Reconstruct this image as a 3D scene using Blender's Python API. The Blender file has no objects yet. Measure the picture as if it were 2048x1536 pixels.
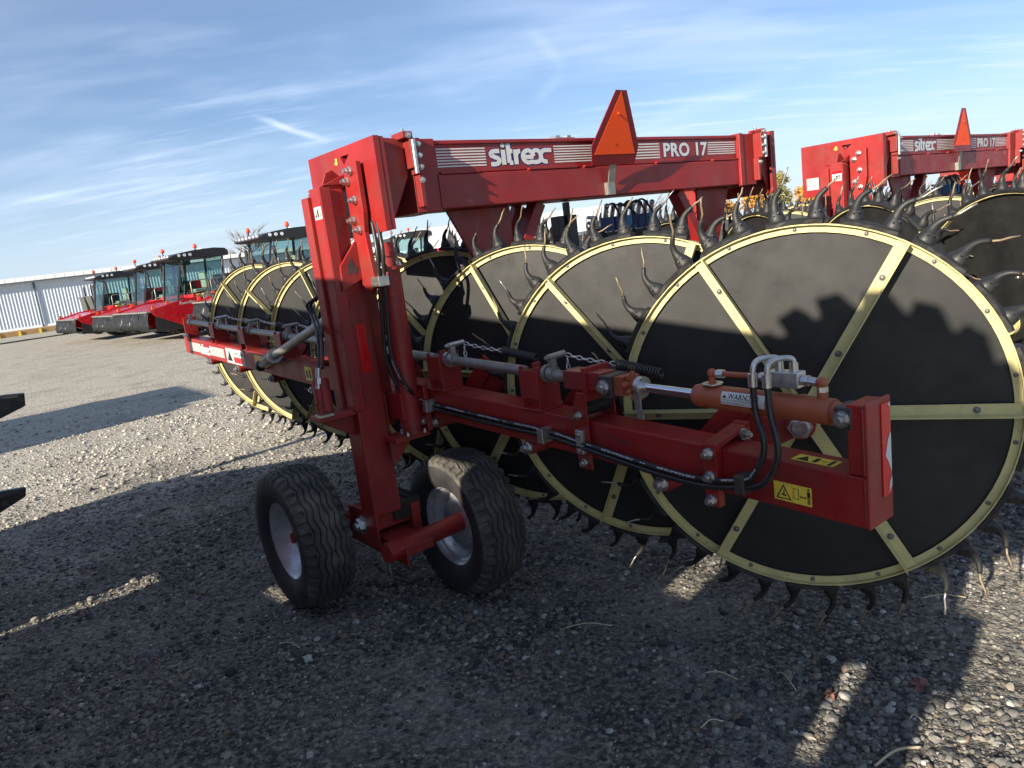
import bpy, bmesh, math, random
import numpy as np
from mathutils import Vector, Matrix, Quaternion, noise as mnoise

R_ = math.radians
rng = random.Random(7)
SC = bpy.context.scene
COL = SC.collection

# ------------------------------------------------------------------ camera
CAM_H, FPX = 1.6, 1480.0
PITCH, ROLL = R_(10.6), R_(7.2)
cf = Vector((0, math.cos(PITCH), -math.sin(PITCH)))
cr0 = Vector((1, 0, 0)); cu0 = cr0.cross(cf)
cr = cr0 * math.cos(ROLL) - cu0 * math.sin(ROLL)
cu = cu0 * math.cos(ROLL) + cr0 * math.sin(ROLL)
cd = bpy.data.cameras.new('camera'); cam = bpy.data.objects.new('camera', cd); COL.objects.link(cam)
cd.sensor_width = 36.0; cd.lens = FPX / 2048 * 36.0; cd.clip_start = 0.05; cd.clip_end = 9000
cam.matrix_world = Matrix(((cr.x, cu.x, -cf.x, 0), (cr.y, cu.y, -cf.y, 0), (cr.z, cu.z, -cf.z, CAM_H), (0, 0, 0, 1)))
SC.camera = cam

# ------------------------------------------------------------------ sun + sky
SUN_AZ, SUN_EL = R_(229.0), R_(22.0)
to_sun = Vector((math.cos(SUN_AZ) * math.cos(SUN_EL), math.sin(SUN_AZ) * math.cos(SUN_EL), math.sin(SUN_EL)))
sl = bpy.data.lights.new('sun', 'SUN'); sl.energy = 5.0; sl.angle = R_(0.53); sl.color = (1.0, 0.90, 0.74)
so = bpy.data.objects.new('sun', sl); COL.objects.link(so)
so.rotation_euler = (-to_sun).to_track_quat('-Z', 'Y').to_euler(); so.location = to_sun * 60
SKY_STRENGTH = 0.06
SC.view_settings.view_transform = 'Standard'
try: SC.view_settings.look = 'None'
except Exception: pass
SC.view_settings.exposure = 1.05
SC.view_settings.gamma = 1.0
SC.view_settings.use_curve_mapping = False
SC.cycles.max_bounces = 5; SC.cycles.diffuse_bounces = 3; SC.cycles.glossy_bounces = 3; SC.cycles.transmission_bounces = 4; SC.cycles.transparent_max_bounces = 8


def build_world():
    w = bpy.data.worlds.new('World'); SC.world = w; w.use_nodes = True
    w.cycles.sampling_method = 'MANUAL'; w.cycles.sample_map_resolution = 512
    nt = w.node_tree; nt.nodes.clear(); N = nt.nodes.new; Lk = nt.links.new
    out = N('ShaderNodeOutputWorld'); bg = N('ShaderNodeBackground')
    sky = N('ShaderNodeTexSky'); sky.sky_type = 'NISHITA'; sky.sun_disc = False
    sky.sun_elevation = SUN_EL; sky.sun_rotation = math.atan2(to_sun.x, to_sun.y)
    sky.altitude = 300; sky.air_density = 1.0; sky.dust_density = 0.5; sky.ozone_density = 2.5
    tc = N('ShaderNodeTexCoord'); sep = N('ShaderNodeSeparateXYZ'); Lk(tc.outputs['Generated'], sep.inputs[0])

    def m(op, a, b=None, c=None):
        n = N('ShaderNodeMath'); n.operation = op
        for i, v in enumerate((a, b, c)):
            if v is None: continue
            if isinstance(v, (int, float)): n.inputs[i].default_value = v
            else: Lk(v, n.inputs[i])
        return n.outputs[0]
    zz = m('ADD', m('MAXIMUM', sep.outputs[2], 0.0), 0.16)
    px = m('DIVIDE', sep.outputs[0], zz); py = m('DIVIDE', sep.outputs[1], zz)
    cmb = N('ShaderNodeCombineXYZ'); Lk(px, cmb.inputs[0]); Lk(py, cmb.inputs[1])

    def cloud(rot, scl, nscale, lo, hi, seed, detail=4, rough=0.6, dist=0.35):
        mp = N('ShaderNodeMapping'); mp.inputs['Rotation'].default_value = (0, 0, rot)
        mp.inputs['Scale'].default_value = (scl[0], scl[1], 1); mp.inputs['Location'].default_value = (seed, seed * .7, seed)
        Lk(cmb.outputs[0], mp.inputs[0])
        nz = N('ShaderNodeTexNoise'); nz.inputs['Scale'].default_value = nscale; nz.inputs['Detail'].default_value = detail
        nz.inputs['Roughness'].default_value = rough; nz.inputs['Distortion'].default_value = dist
        Lk(mp.outputs[0], nz.inputs['Vector'])
        r = N('ShaderNodeMapRange'); r.interpolation_type = 'SMOOTHSTEP'
        r.inputs['From Min'].default_value = lo; r.inputs['From Max'].default_value = hi
        Lk(nz.outputs['Fac'], r.inputs['Value']); return r.outputs[0]
    a = cloud(0.05, (0.75, 1.7), 1.0, 0.42, 0.80, 3.1)           # broad flat veils
    b = cloud(0.42, (0.35, 2.0), 1.3, 0.46, 0.84, 8.4)            # long fine streaks
    rip = cloud(-0.05, (1.0, 5.0), 2.2, 0.46, 0.74, 1.7, 3, 0.55, 0.0)   # rippled cirrus, masked
    msk = cloud(0.0, (0.5, 0.6), 0.7, 0.47, 0.62, 5.9, 2, 0.5, 0)
    c = m('ADD', m('MULTIPLY', a, 0.34), m('MULTIPLY', b, 0.13))
    c = m('ADD', c, m('MULTIPLY', m('MULTIPLY', rip, msk), 0.34))

    nz = N('ShaderNodeTexNoise'); nz.inputs['Scale'].default_value = 14; nz.inputs['Detail'].default_value = 2
    Lk(tc.outputs['Generated'], nz.inputs['Vector'])

    # condensation trails: short arcs between two directions, as thin soft lines
    def trail(p0, p1, wid, amp):
        d0 = Vector(p0).normalized(); d1 = Vector(p1).normalized()
        nrm = d0.cross(d1).normalized(); mid = (d0 + d1).normalized(); al = (d1 - d0).normalized()
        half = d0.angle(d1) / 2

        def dot(v):
            n = N('ShaderNodeVectorMath'); n.operation = 'DOT_PRODUCT'; n.inputs[1].default_value = v
            Lk(nzv, n.inputs[0]); return n.outputs['Value']
        va = N('ShaderNodeVectorMath'); va.operation = 'MULTIPLY_ADD'
        Lk(nz.outputs['Color'], va.inputs[0]); va.inputs[1].default_value = (0.012,) * 3
        Lk(tc.outputs['Generated'], va.inputs[2]); nzv = va.outputs[0]
        r = N('ShaderNodeMapRange'); r.interpolation_type = 'SMOOTHSTEP'
        r.inputs['From Min'].default_value = wid; r.inputs['From Max'].default_value = 0.0
        Lk(m('ABSOLUTE', m('SUBTRACT', dot(nrm), 0.006 * (nrm.x + nrm.y + nrm.z))), r.inputs['Value'])
        r2 = N('ShaderNodeMapRange'); r2.interpolation_type = 'SMOOTHSTEP'
        r2.inputs['From Min'].default_value = math.sin(half); r2.inputs['From Max'].default_value = math.sin(half) * 0.3
        Lk(m('ABSOLUTE', dot(al)), r2.inputs['Value'])
        return m('MULTIPLY', m('MULTIPLY', r.outputs[0], r2.outputs[0]), amp)

    def pdir(x, y): return cf * FPX + cr * (x - 1024) + cu * (768 - y)
    for t in ((pdir(500, 234), pdir(680, 286), 0.0060, 0.50), (pdir(1040, 40), pdir(1142, 150), 0.012, 0.10), (pdir(1142, 130), pdir(1075, 205), 0.012, 0.10),
              (pdir(1230, 270), pdir(1640, 130), 0.016, 0.16), (pdir(-40, 395), pdir(330, 400), 0.008, 0.12)):
        c = m('ADD', c, trail(*t))
    hz = N('ShaderNodeMapRange'); hz.interpolation_type = 'SMOOTHSTEP'      # low haze near the horizon
    hz.inputs['From Min'].default_value = 0.20; hz.inputs['From Max'].default_value = -0.02
    hz.inputs['To Max'].default_value = 0.62
    Lk(sep.outputs[2], hz.inputs['Value'])
    c = m('MINIMUM', m('ADD', c, 0.11), 0.80)
    mx = N('ShaderNodeMix'); mx.data_type = 'RGBA'; tint = N('ShaderNodeMix'); tint.data_type = 'RGBA'; tint.blend_type = 'MULTIPLY'; tint.inputs[0].default_value = 1; Lk(sky.outputs[0], tint.inputs[6]); tint.inputs[7].default_value = (0.86, 0.97, 1.13, 1)
    Lk(c, mx.inputs[0]); Lk(tint.outputs[2], mx.inputs[6])
    mx.inputs[7].default_value = (7.4, 8.7, 11.0, 1)
    mx2 = N('ShaderNodeMix'); mx2.data_type = 'RGBA'; Lk(hz.outputs[0], mx2.inputs[0]); Lk(mx.outputs[2], mx2.inputs[6])
    mx2.inputs[7].default_value = (6.2, 7.4, 9.2, 1)
    Lk(mx2.outputs[2], bg.inputs[0]); bg.inputs[1].default_value = SKY_STRENGTH
    Lk(bg.outputs[0], out.inputs[0])


build_world()

# ------------------------------------------------------------------ helpers
V = Vector


def tag(o, label=None, cat=None, group=None, kind=None):
    if label: o['label'] = label
    if cat: o['category'] = cat
    if group: o['group'] = group
    if kind: o['kind'] = kind
    return o


def empty(name, loc=(0, 0, 0), rz=0.0, parent=None):
    o = bpy.data.objects.new(name, None); COL.objects.link(o); o.location = loc; o.rotation_euler = (0, 0, rz)
    o.empty_display_size = 0.2
    if parent: o.parent = parent
    return o


def copy_tree(o, parent=None):
    c = o.copy(); COL.objects.link(c); c.parent = parent
    if parent is not None: c.matrix_parent_inverse = o.matrix_parent_inverse
    for ch in list(o.children): copy_tree(ch, c)
    return c


def link(name, me, parent=None, loc=None, rot=None, scale=None, bevel=0.0, kind=None):
    o = bpy.data.objects.new(name, me); COL.objects.link(o)
    if parent: o.parent = parent
    if loc is not None: o.location = loc
    if rot is not None: o.rotation_euler = rot
    if scale is not None: o.scale = scale
    if bevel:
        b = o.modifiers.new('bevel', 'BEVEL'); b.width = bevel; b.segments = 2; b.limit_method = 'ANGLE'; b.angle_limit = R_(40)
    if kind: o['kind'] = kind
    return o


def frame(d, up=V((0, 0, 1))):
    d = V(d).normalized(); s = d.cross(up)
    if s.length < 1e-4: s = d.cross(V((0, 1, 0)))
    s.normalize(); u = s.cross(d).normalized(); return s, u, d


class MB:
    def __init__(s): s.v = []; s.f = []; s.m = []; s.s = []

    def add(s, vs, fs, m=0, sm=False):
        o = len(s.v); s.v += [tuple(x) for x in vs]
        for f in fs: s.f.append(tuple(i + o for i in f)); s.m.append(m); s.s.append(sm)
        return s

    def box(s, c, size, rot=None, m=0):
        c = V(c); hx, hy, hz = size[0] / 2, size[1] / 2, size[2] / 2
        M = rot if isinstance(rot, Matrix) else (Matrix.Rotation(rot, 3, 'Z') if rot else Matrix.Identity(3))
        vs = [c + M @ V((x * hx, y * hy, z * hz)) for z in (-1, 1) for y in (-1, 1) for x in (-1, 1)]
        return s.add(vs, [(0, 2, 3, 1), (4, 5, 7, 6), (0, 1, 5, 4), (2, 6, 7, 3), (0, 4, 6, 2), (1, 3, 7, 5)], m)

    def bb(s, x0, x1, y0, y1, z0, z1, m=0):
        return s.box(((x0 + x1) / 2, (y0 + y1) / 2, (z0 + z1) / 2), (x1 - x0, y1 - y0, z1 - z0), None, m)

    def bar(s, p0, p1, w, h, up=V((0, 0, 1)), m=0):
        p0, p1 = V(p0), V(p1); a, u, d = frame(p1 - p0, up)
        vs = [p + a * x * w / 2 + u * y * h / 2 for p in (p0, p1) for y in (-1, 1) for x in (-1, 1)]
        return s.add(vs, [(0, 1, 3, 2), (4, 6, 7, 5), (0, 4, 5, 1), (2, 3, 7, 6), (0, 2, 6, 4), (1, 5, 7, 3)], m)

    def prism(s, pts, n, m=0):
        """closed planar polygon (3d points) extruded by vector n"""
        n = V(n); k = len(pts); a = [V(p) for p in pts]
        area = V((0, 0, 0))
        for i in range(k): area += a[i].cross(a[(i + 1) % k])
        if area.dot(n) > 0: a = a[::-1]
        vs = a + [p + n for p in a]
        fs = [tuple(range(k)), tuple(range(2 * k - 1, k - 1, -1))] + [(i, i + k, (i + 1) % k + k, (i + 1) % k) for i in range(k)]
        return s.add(vs, fs, m)

    def cyl(s, p0, p1, r, n=16, r2=None, m=0, sm=True, caps=True, rot=0.0):
        p0, p1 = V(p0), V(p1); a, u, d = frame(p1 - p0); r2 = r if r2 is None else r2
        vs = []
        for p, q in ((p0, r), (p1, r2)):
            for i in range(n):
                t = 2 * math.pi * i / n + rot; vs.append(p + (a * math.cos(t) + u * math.sin(t)) * q)
        s.add(vs, [(i, (i + 1) % n, (i + 1) % n + n, i + n) for i in range(n)], m, sm)
        if caps:
            s.add(vs[:n], [tuple(range(n))[::-1]], m); s.add(vs[n:], [tuple(range(n))], m)
        return s

    def hexn(s, p, axis, r, h, m=0):
        p = V(p); ax = V(axis).normalized()
        s.cyl(p, p + ax * h * .35, r * 1.25, 14, None, m, False); s.cyl(p + ax * h * .35, p + ax * h, r, 6, r * .96, m, False, rot=.3)
        s.cyl(p + ax * h, p + ax * h * 1.5, r * .5, 10, None, m, False)
        return s

    def tube(s, path, r, n=8, m=0, caps=True, sm=True, mseg=None):
        P = [V(p) for p in path]; k = len(P); rr = r if isinstance(r, (list, tuple)) else [r] * k
        T = []
        for i in range(k):
            t = (P[min(i + 1, k - 1)] - P[max(i - 1, 0)]); T.append(t.normalized() if t.length > 1e-9 else V((0, 0, 1)))
        a, u, _ = frame(T[0]); vs = []
        for i in range(k):
            if i:
                q = T[i - 1].rotation_difference(T[i]); a = q @ a; u = q @ u
            for j in range(n):
                t = 2 * math.pi * j / n; vs.append(P[i] + (a * math.cos(t) + u * math.sin(t)) * rr[i])
        o = len(s.v); s.v += [tuple(x) for x in vs]
        for i in range(k - 1):
            for j in range(n):
                s.f.append((o + i * n + j, o + i * n + (j + 1) % n, o + (i + 1) * n + (j + 1) % n, o + (i + 1) * n + j))
                s.m.append(mseg[i] if mseg else m); s.s.append(sm)
        if caps:
            s.f.append(tuple(o + j for j in range(n))[::-1]); s.m.append(mseg[0] if mseg else m); s.s.append(False)
            s.f.append(tuple(o + (k - 1) * n + j for j in range(n))); s.m.append(mseg[-1] if mseg else m); s.s.append(False)
        return s

    def lathe(s, prof, org=(0, 0, 0), axis=(0, 0, 1), n=48, closed=False, m=0, sm=True):
        org = V(org); a, u, d = frame(axis); k = len(prof); vs = []
        for i in range(n):
            t = 2 * math.pi * i / n; e = a * math.cos(t) + u * math.sin(t)
            for (r, h) in prof: vs.append(org + e * r + d * h)
        fs = []
        kk = k if closed else k - 1
        for i in range(n):
            for j in range(kk):
                j2 = (j + 1) % k; i2 = (i + 1) % n
                fs.append((i * k + j, i2 * k + j, i2 * k + j2, i * k + j2))
        return s.add(vs, fs, m, sm)

    def ball(s, c, r, n=10, k=6, m=0, sq=(1, 1, 1)):
        c = V(c); vs = []; fs = []
        for i in range(k + 1):
            ph = math.pi * i / k
            for j in range(n):
                t = 2 * math.pi * j / n
                vs.append(c + V((math.sin(ph) * math.cos(t) * sq[0], math.sin(ph) * math.sin(t) * sq[1], math.cos(ph) * sq[2])) * r)
        for i in range(k):
            for j in range(n): fs.append((i * n + j, (i + 1) * n + j, (i + 1) * n + (j + 1) % n, i * n + (j + 1) % n))
        return s.add(vs, fs, m, True)

    def mesh(s, name, mats):
        me = bpy.data.meshes.new(name); me.from_pydata(s.v, [], s.f)
        for q in (mats if isinstance(mats, (list, tuple)) else [mats]): me.materials.append(q)
        if len(me.polygons) == len(s.m):
            me.polygons.foreach_set('material_index', s.m); me.polygons.foreach_set('use_smooth', s.s)
        me.update(); return me

    def build(s, name, mats, parent=None, bevel=0.0, **k):
        return link(name, s.mesh(name, mats), parent, bevel=bevel, **k)


def smooth_path(pts, sub=6):
    P = [V(p) for p in pts]; out = []
    for i in range(len(P) - 1):
        p0, p1, p2, p3 = P[max(i - 1, 0)], P[i], P[i + 1], P[min(i + 2, len(P) - 1)]
        for j in range(sub):
            t = j / sub
            out.append(0.5 * ((2 * p1) + (p2 - p0) * t + (2 * p0 - 5 * p1 + 4 * p2 - p3) * t * t + (3 * p1 - p0 - 3 * p2 + p3) * t ** 3))
    out.append(P[-1]); return out


# ------------------------------------------------------------------ materials
MATS = {}


def mat(name, col, rough=0.5, metal=0.0, dirt=None, dirt_amt=0.0, dscale=6.0, var=0.12, bump=0.0, bscale=200.0, coat=0.0,
        chips=None, chip_scale=18.0, chip_thr=0.70, streak=0.0, alpha=None, trans=0.0, emit=None, spec=0.5, sss=0.0):
    if name in MATS: return MATS[name]
    M = bpy.data.materials.new(name); MATS[name] = M; M.use_nodes = True; nt = M.node_tree
    N = nt.nodes.new; Lk = nt.links.new; b = nt.nodes['Principled BSDF']
    b.inputs['Roughness'].default_value = rough; b.inputs['Metallic'].default_value = metal
    b.inputs['Specular IOR Level'].default_value = spec
    if coat: b.inputs['Coat Weight'].default_value = coat; b.inputs['Coat Roughness'].default_value = 0.12
    if trans: b.inputs['Transmission Weight'].default_value = trans
    tc = N('ShaderNodeTexCoord')

    def nz(scale, detail=5, rough_=0.6, vec=None):
        n = N('ShaderNodeTexNoise'); n.inputs['Scale'].default_value = scale; n.inputs['Detail'].default_value = detail
        n.inputs['Roughness'].default_value = rough_; Lk(vec if vec else tc.outputs['Object'], n.inputs['Vector']); return n.outputs['Fac']

    def rng_(v, a, c, lo=0.0, hi=1.0):
        r = N('ShaderNodeMapRange'); r.inputs['From Min'].default_value = a; r.inputs['From Max'].default_value = c
        r.inputs['To Min'].default_value = lo; r.inputs['To Max'].default_value = hi; Lk(v, r.inputs['Value']); return r.outputs[0]

    def mix(f, a, c):
        x = N('ShaderNodeMix'); x.data_type = 'RGBA'
        if isinstance(f, float): x.inputs[0].default_value = f
        else: Lk(f, x.inputs[0])
        for i, q in ((6, a), (7, c)):
            if isinstance(q, tuple): x.inputs[i].default_value = (*q, 1)
            else: Lk(q, x.inputs[i])
        return x.outputs[2]
    c = tuple(col)
    v = mix(rng_(nz(dscale * 0.7, 2), .3, .7), tuple(q * (1 - var) for q in c), tuple(min(1, q * (1 + var)) for q in c))
    if dirt:
        f = rng_(nz(dscale, 5, .66), .46, .78, 0, dirt_amt)
        v = mix(f, v, tuple(dirt))
        if streak:
            mp = N('ShaderNodeMapping'); mp.inputs['Scale'].default_value = (1, 1, .06); Lk(tc.outputs['Object'], mp.inputs[0])
            v = mix(rng_(nz(dscale * 5, 5, .6, mp.outputs[0]), .5, .8, 0, streak), v, tuple(dirt))
    rv = rng_(nz(dscale * 2.3, 3), .3, .7, max(0.02, rough - .09), min(1, rough + .12))
    if chips:
        cf_ = N('ShaderNodeMapRange'); cf_.inputs['From Min'].default_value = chip_thr; cf_.inputs['From Max'].default_value = chip_thr + .025
        Lk(nz(chip_scale, 4, .7), cf_.inputs['Value']); v = mix(cf_.outputs[0], v, tuple(chips))
    Lk(v, b.inputs['Base Color']); Lk(rv, b.inputs['Roughness'])
    if bump:
        bp = N('ShaderNodeBump'); bp.inputs['Strength'].default_value = bump; bp.inputs['Distance'].default_value = 0.004
        Lk(nz(bscale, 4), bp.inputs['Height']); Lk(bp.outputs[0], b.inputs['Normal'])
    if emit: b.inputs['Emission Color'].default_value = (*emit[:3], 1); b.inputs['Emission Strength'].default_value = emit[3]
    return M


DUST = (0.26, 0.22, 0.17)
RED = mat('red_paint', (0.27, 0.0125, 0.0115), 0.46, dirt=(0.155, 0.050, 0.038), dirt_amt=.7, dscale=4, var=.2, coat=.06, chips=(.05, .035, .03), chip_thr=.745, streak=.30, bump=.05, bscale=60)
REDB = mat('red_bright', (0.47, 0.006, 0.014), 0.26, var=.08, coat=.5, dirt=DUST, dirt_amt=.12)
REDD = mat('red_worn', (0.30, 0.028, 0.022), 0.55, dirt=(.10, .07, .055), dirt_amt=.7, dscale=11, var=.2, chips=(.05, .035, .03), chip_thr=.68)
CREAM = mat('cream_paint', (0.57, 0.50, 0.225), 0.46, dirt=(0.34, 0.28, 0.15), dirt_amt=.65, dscale=9, var=.07, chips=(.07, .055, .045), chip_thr=.69, chip_scale=30)
CREAMD = mat('cream_paint_inner', (0.66, 0.57, 0.25), 0.5, dirt=(0.36, 0.28, 0.14), dirt_amt=.6, dscale=14, var=.1)
DISC = mat('disc_sheet', (0.0095, 0.0095, 0.0093), 0.55, dirt=(0.027, 0.0268, 0.0252), dirt_amt=.7, dscale=3.2, var=.22, chips=(.06, .06, .056), chip_thr=.72, chip_scale=45, bump=.06, bscale=25, streak=.15)
RUB = mat('black_rubber', (0.013, 0.013, 0.0135), 0.55, dirt=(0.036, 0.033, 0.029), dirt_amt=.6, dscale=14, var=.25, bump=.05, bscale=90)
WIRE = mat('rusty_wire', (0.24, 0.18, 0.115), 0.5, 0.3, dirt=(.12, .06, .03), dirt_amt=.7, dscale=30)
STEELW = mat('bare_wire', (0.33, 0.31, 0.28), 0.4, 0.7, dirt=(.16, .10, .06), dirt_amt=.6, dscale=30)
ZINC = mat('zinc', (0.55, 0.55, 0.54), 0.34, 0.9, dirt=(.25, .22, .18), dirt_amt=.6, dscale=20)
DULL = mat('dull_zinc', (0.24, 0.23, 0.215), 0.5, 0.75, dirt=(.10, .08, .06), dirt_amt=.7, dscale=40)
DKST = mat('dark_steel', (0.07, 0.07, 0.072), 0.45, 0.5, dirt=(.16, .11, .07), dirt_amt=.6, dscale=14)
CHROME = mat('chrome', (0.72, 0.72, 0.74), 0.10, 1.0, var=.04)
GREYP = mat('grey_shaft', (0.30, 0.29, 0.26), 0.45, 0.55, dirt=(.22, .15, .10), dirt_amt=.7, dscale=12)
ORNG = mat('primer_orange', (0.36, 0.085, 0.035), 0.5, dirt=(.30, .13, .08), dirt_amt=.7, dscale=10, chips=(.45, .42, .38), chip_thr=.76)
HOSE = mat('hose_rubber', (0.018, 0.018, 0.019), 0.38, dirt=(.06, .055, .045), dirt_amt=.4, dscale=20)
TYRE = mat('tyre_rubber', (0.055, 0.052, 0.047), 0.85, dirt=(.21, .18, .135), dirt_amt=.85, dscale=7, var=.2, bump=.15, bscale=120)
TYREW = mat('tyre_sidewall', (0.022, 0.022, 0.024), 0.6, dirt=(.08, .07, .055), dirt_amt=.5, dscale=9)
RIMS = mat('rim_silver', (0.64, 0.65, 0.67), 0.32, 0.6, dirt=(.20, .17, .13), dirt_amt=.55, dscale=8, chips=(.03, .03, .03), chip_thr=.72, chip_scale=14)
WHITE = mat('white_print', (0.62, 0.62, 0.60), 0.45, var=.04, dirt=(.5, .46, .4), dirt_amt=.35, dscale=14)
NAVY = mat('navy_print', (0.02, 0.025, 0.13), 0.45)
BLACKP = mat('black_print', (0.012, 0.012, 0.013), 0.5)
YELP = mat('yellow_print', (0.80, 0.58, 0.06), 0.45, dirt=(.5, .42, .2), dirt_amt=.4, dscale=20)
AMBER = mat('amber_reflector', (0.80, 0.32, 0.02), 0.25, var=.05)
SORG = mat('sign_orange', (1.0, 0.085, 0.004), 0.6, var=.03)
SRED = mat('sign_red', (0.20, 0.006, 0.012), 0.4, var=.06)
REFL = mat('red_reflector', (0.62, 0.006, 0.010), 0.22, var=.08, bump=.1, bscale=160)
LBLUE = mat('valve_blue', (0.02, 0.28, 0.55), 0.4)
NAVYB = mat('coil_blue', (0.015, 0.04, 0.14), 0.45)
ALU = mat('aluminium', (0.62, 0.62, 0.62), 0.35, 0.85, dirt=(.3, .28, .25), dirt_amt=.4, dscale=15)
BLK = mat('black_plastic', (0.018, 0.018, 0.02), 0.35, dirt=(.06, .055, .05), dirt_amt=.3)
CURT = mat('curtain_cloth', (0.012, 0.013, 0.015), 0.4, dirt=(.03, .029, .028), dirt_amt=.5, dscale=4)
MESHG = mat('grille_mesh', (0.07, 0.075, 0.07), 0.6, dirt=(.13, .12, .1), dirt_amt=.4)
TANK = mat('white_plastic', (0.72, 0.72, 0.62), 0.45)
SEATC = mat('seat_cloth', (0.42, 0.42, 0.34), 0.7)
BEAC = mat('beacon_amber', (0.75, 0.09, 0.02), 0.2)
LAMPG = mat('lamp_glass', (0.85, 0.86, 0.88), 0.12, 0.2)
SIDING = mat('shed_siding', (0.55, 0.60, 0.66), 0.42, 0.15, var=.04, dirt=(.42, .44, .46), dirt_amt=.35, dscale=.5)
ROOFW = mat('shed_roof', (0.80, 0.80, 0.78), 0.42, 0.1, var=.03)
TRIMD = mat('shed_trim', (0.07, 0.09, 0.11), 0.5)
TAN = mat('trailer_tan', (0.36, 0.22, 0.085), 0.55, dirt=(.22, .16, .10), dirt_amt=.6, dscale=2)
STRAW = mat('dry_straw', (0.52, 0.43, 0.27), 0.75)
LEAFR = mat('fallen_leaf', (0.20, 0.085, 0.065), 0.7)
BARK = mat('bark', (0.11, 0.085, 0.065), 0.9)
GREYB = mat('bare_twigs', (0.17, 0.14, 0.12), 0.9)
FOL_O = mat('foliage_orange', (0.42, 0.21, 0.035), 0.7, var=.4, dscale=1.2)
FOL_Y = mat('foliage_olive', (0.22, 0.20, 0.06), 0.7, var=.4, dscale=1.2)
GREENM = mat('green_machine', (0.04, 0.20, 0.05), 0.4)
CARW = mat('car_white', (0.75, 0.76, 0.78), 0.25, coat=.5, var=.02)
CARG = mat('car_glass_dark', (0.02, 0.025, 0.03), 0.08)


def glass_mat():
    M = bpy.data.materials.new('cab_glass'); M.use_nodes = True; nt = M.node_tree; nt.nodes.clear()
    N = nt.nodes.new; o = N('ShaderNodeOutputMaterial'); t = N('ShaderNodeBsdfTransparent'); t.inputs[0].default_value = (.74, .84, .84, 1)
    g = N('ShaderNodeBsdfGlossy'); g.inputs['Roughness'].default_value = .03; f = N('ShaderNodeFresnel'); f.inputs[0].default_value = 1.28
    x = N('ShaderNodeMixShader'); L = nt.links.new; mm = N('ShaderNodeMath'); mm.operation = 'MULTIPLY'; mm.inputs[1].default_value = .45; L(f.outputs[0], mm.inputs[0]); L(mm.outputs[0], x.inputs[0]); L(t.outputs[0], x.inputs[1]); L(g.outputs[0], x.inputs[2]); L(x.outputs[0], o.inputs[0])
    return M


GLASS = glass_mat()


# ------------------------------------------------------------------ ground
def gheight(x, y):
    t = 0.5 * y - 0.86 * x
    z = -0.80 * (1 - math.exp(-max(0.0, t - 12) / 18))
    d = math.hypot(x, y)
    if d < 60:
        k = 1 if d < 25 else (60 - d) / 35
        z += k * (0.016 * mnoise.noise((x * .45, y * .45, 1.3)) + 0.011 * mnoise.noise((x * 1.7, y * 1.7, 4.1)))
        if d < 14: z += 0.0055 * mnoise.noise((x * 6.5, y * 6.5, 9.1))
    return z


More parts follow.
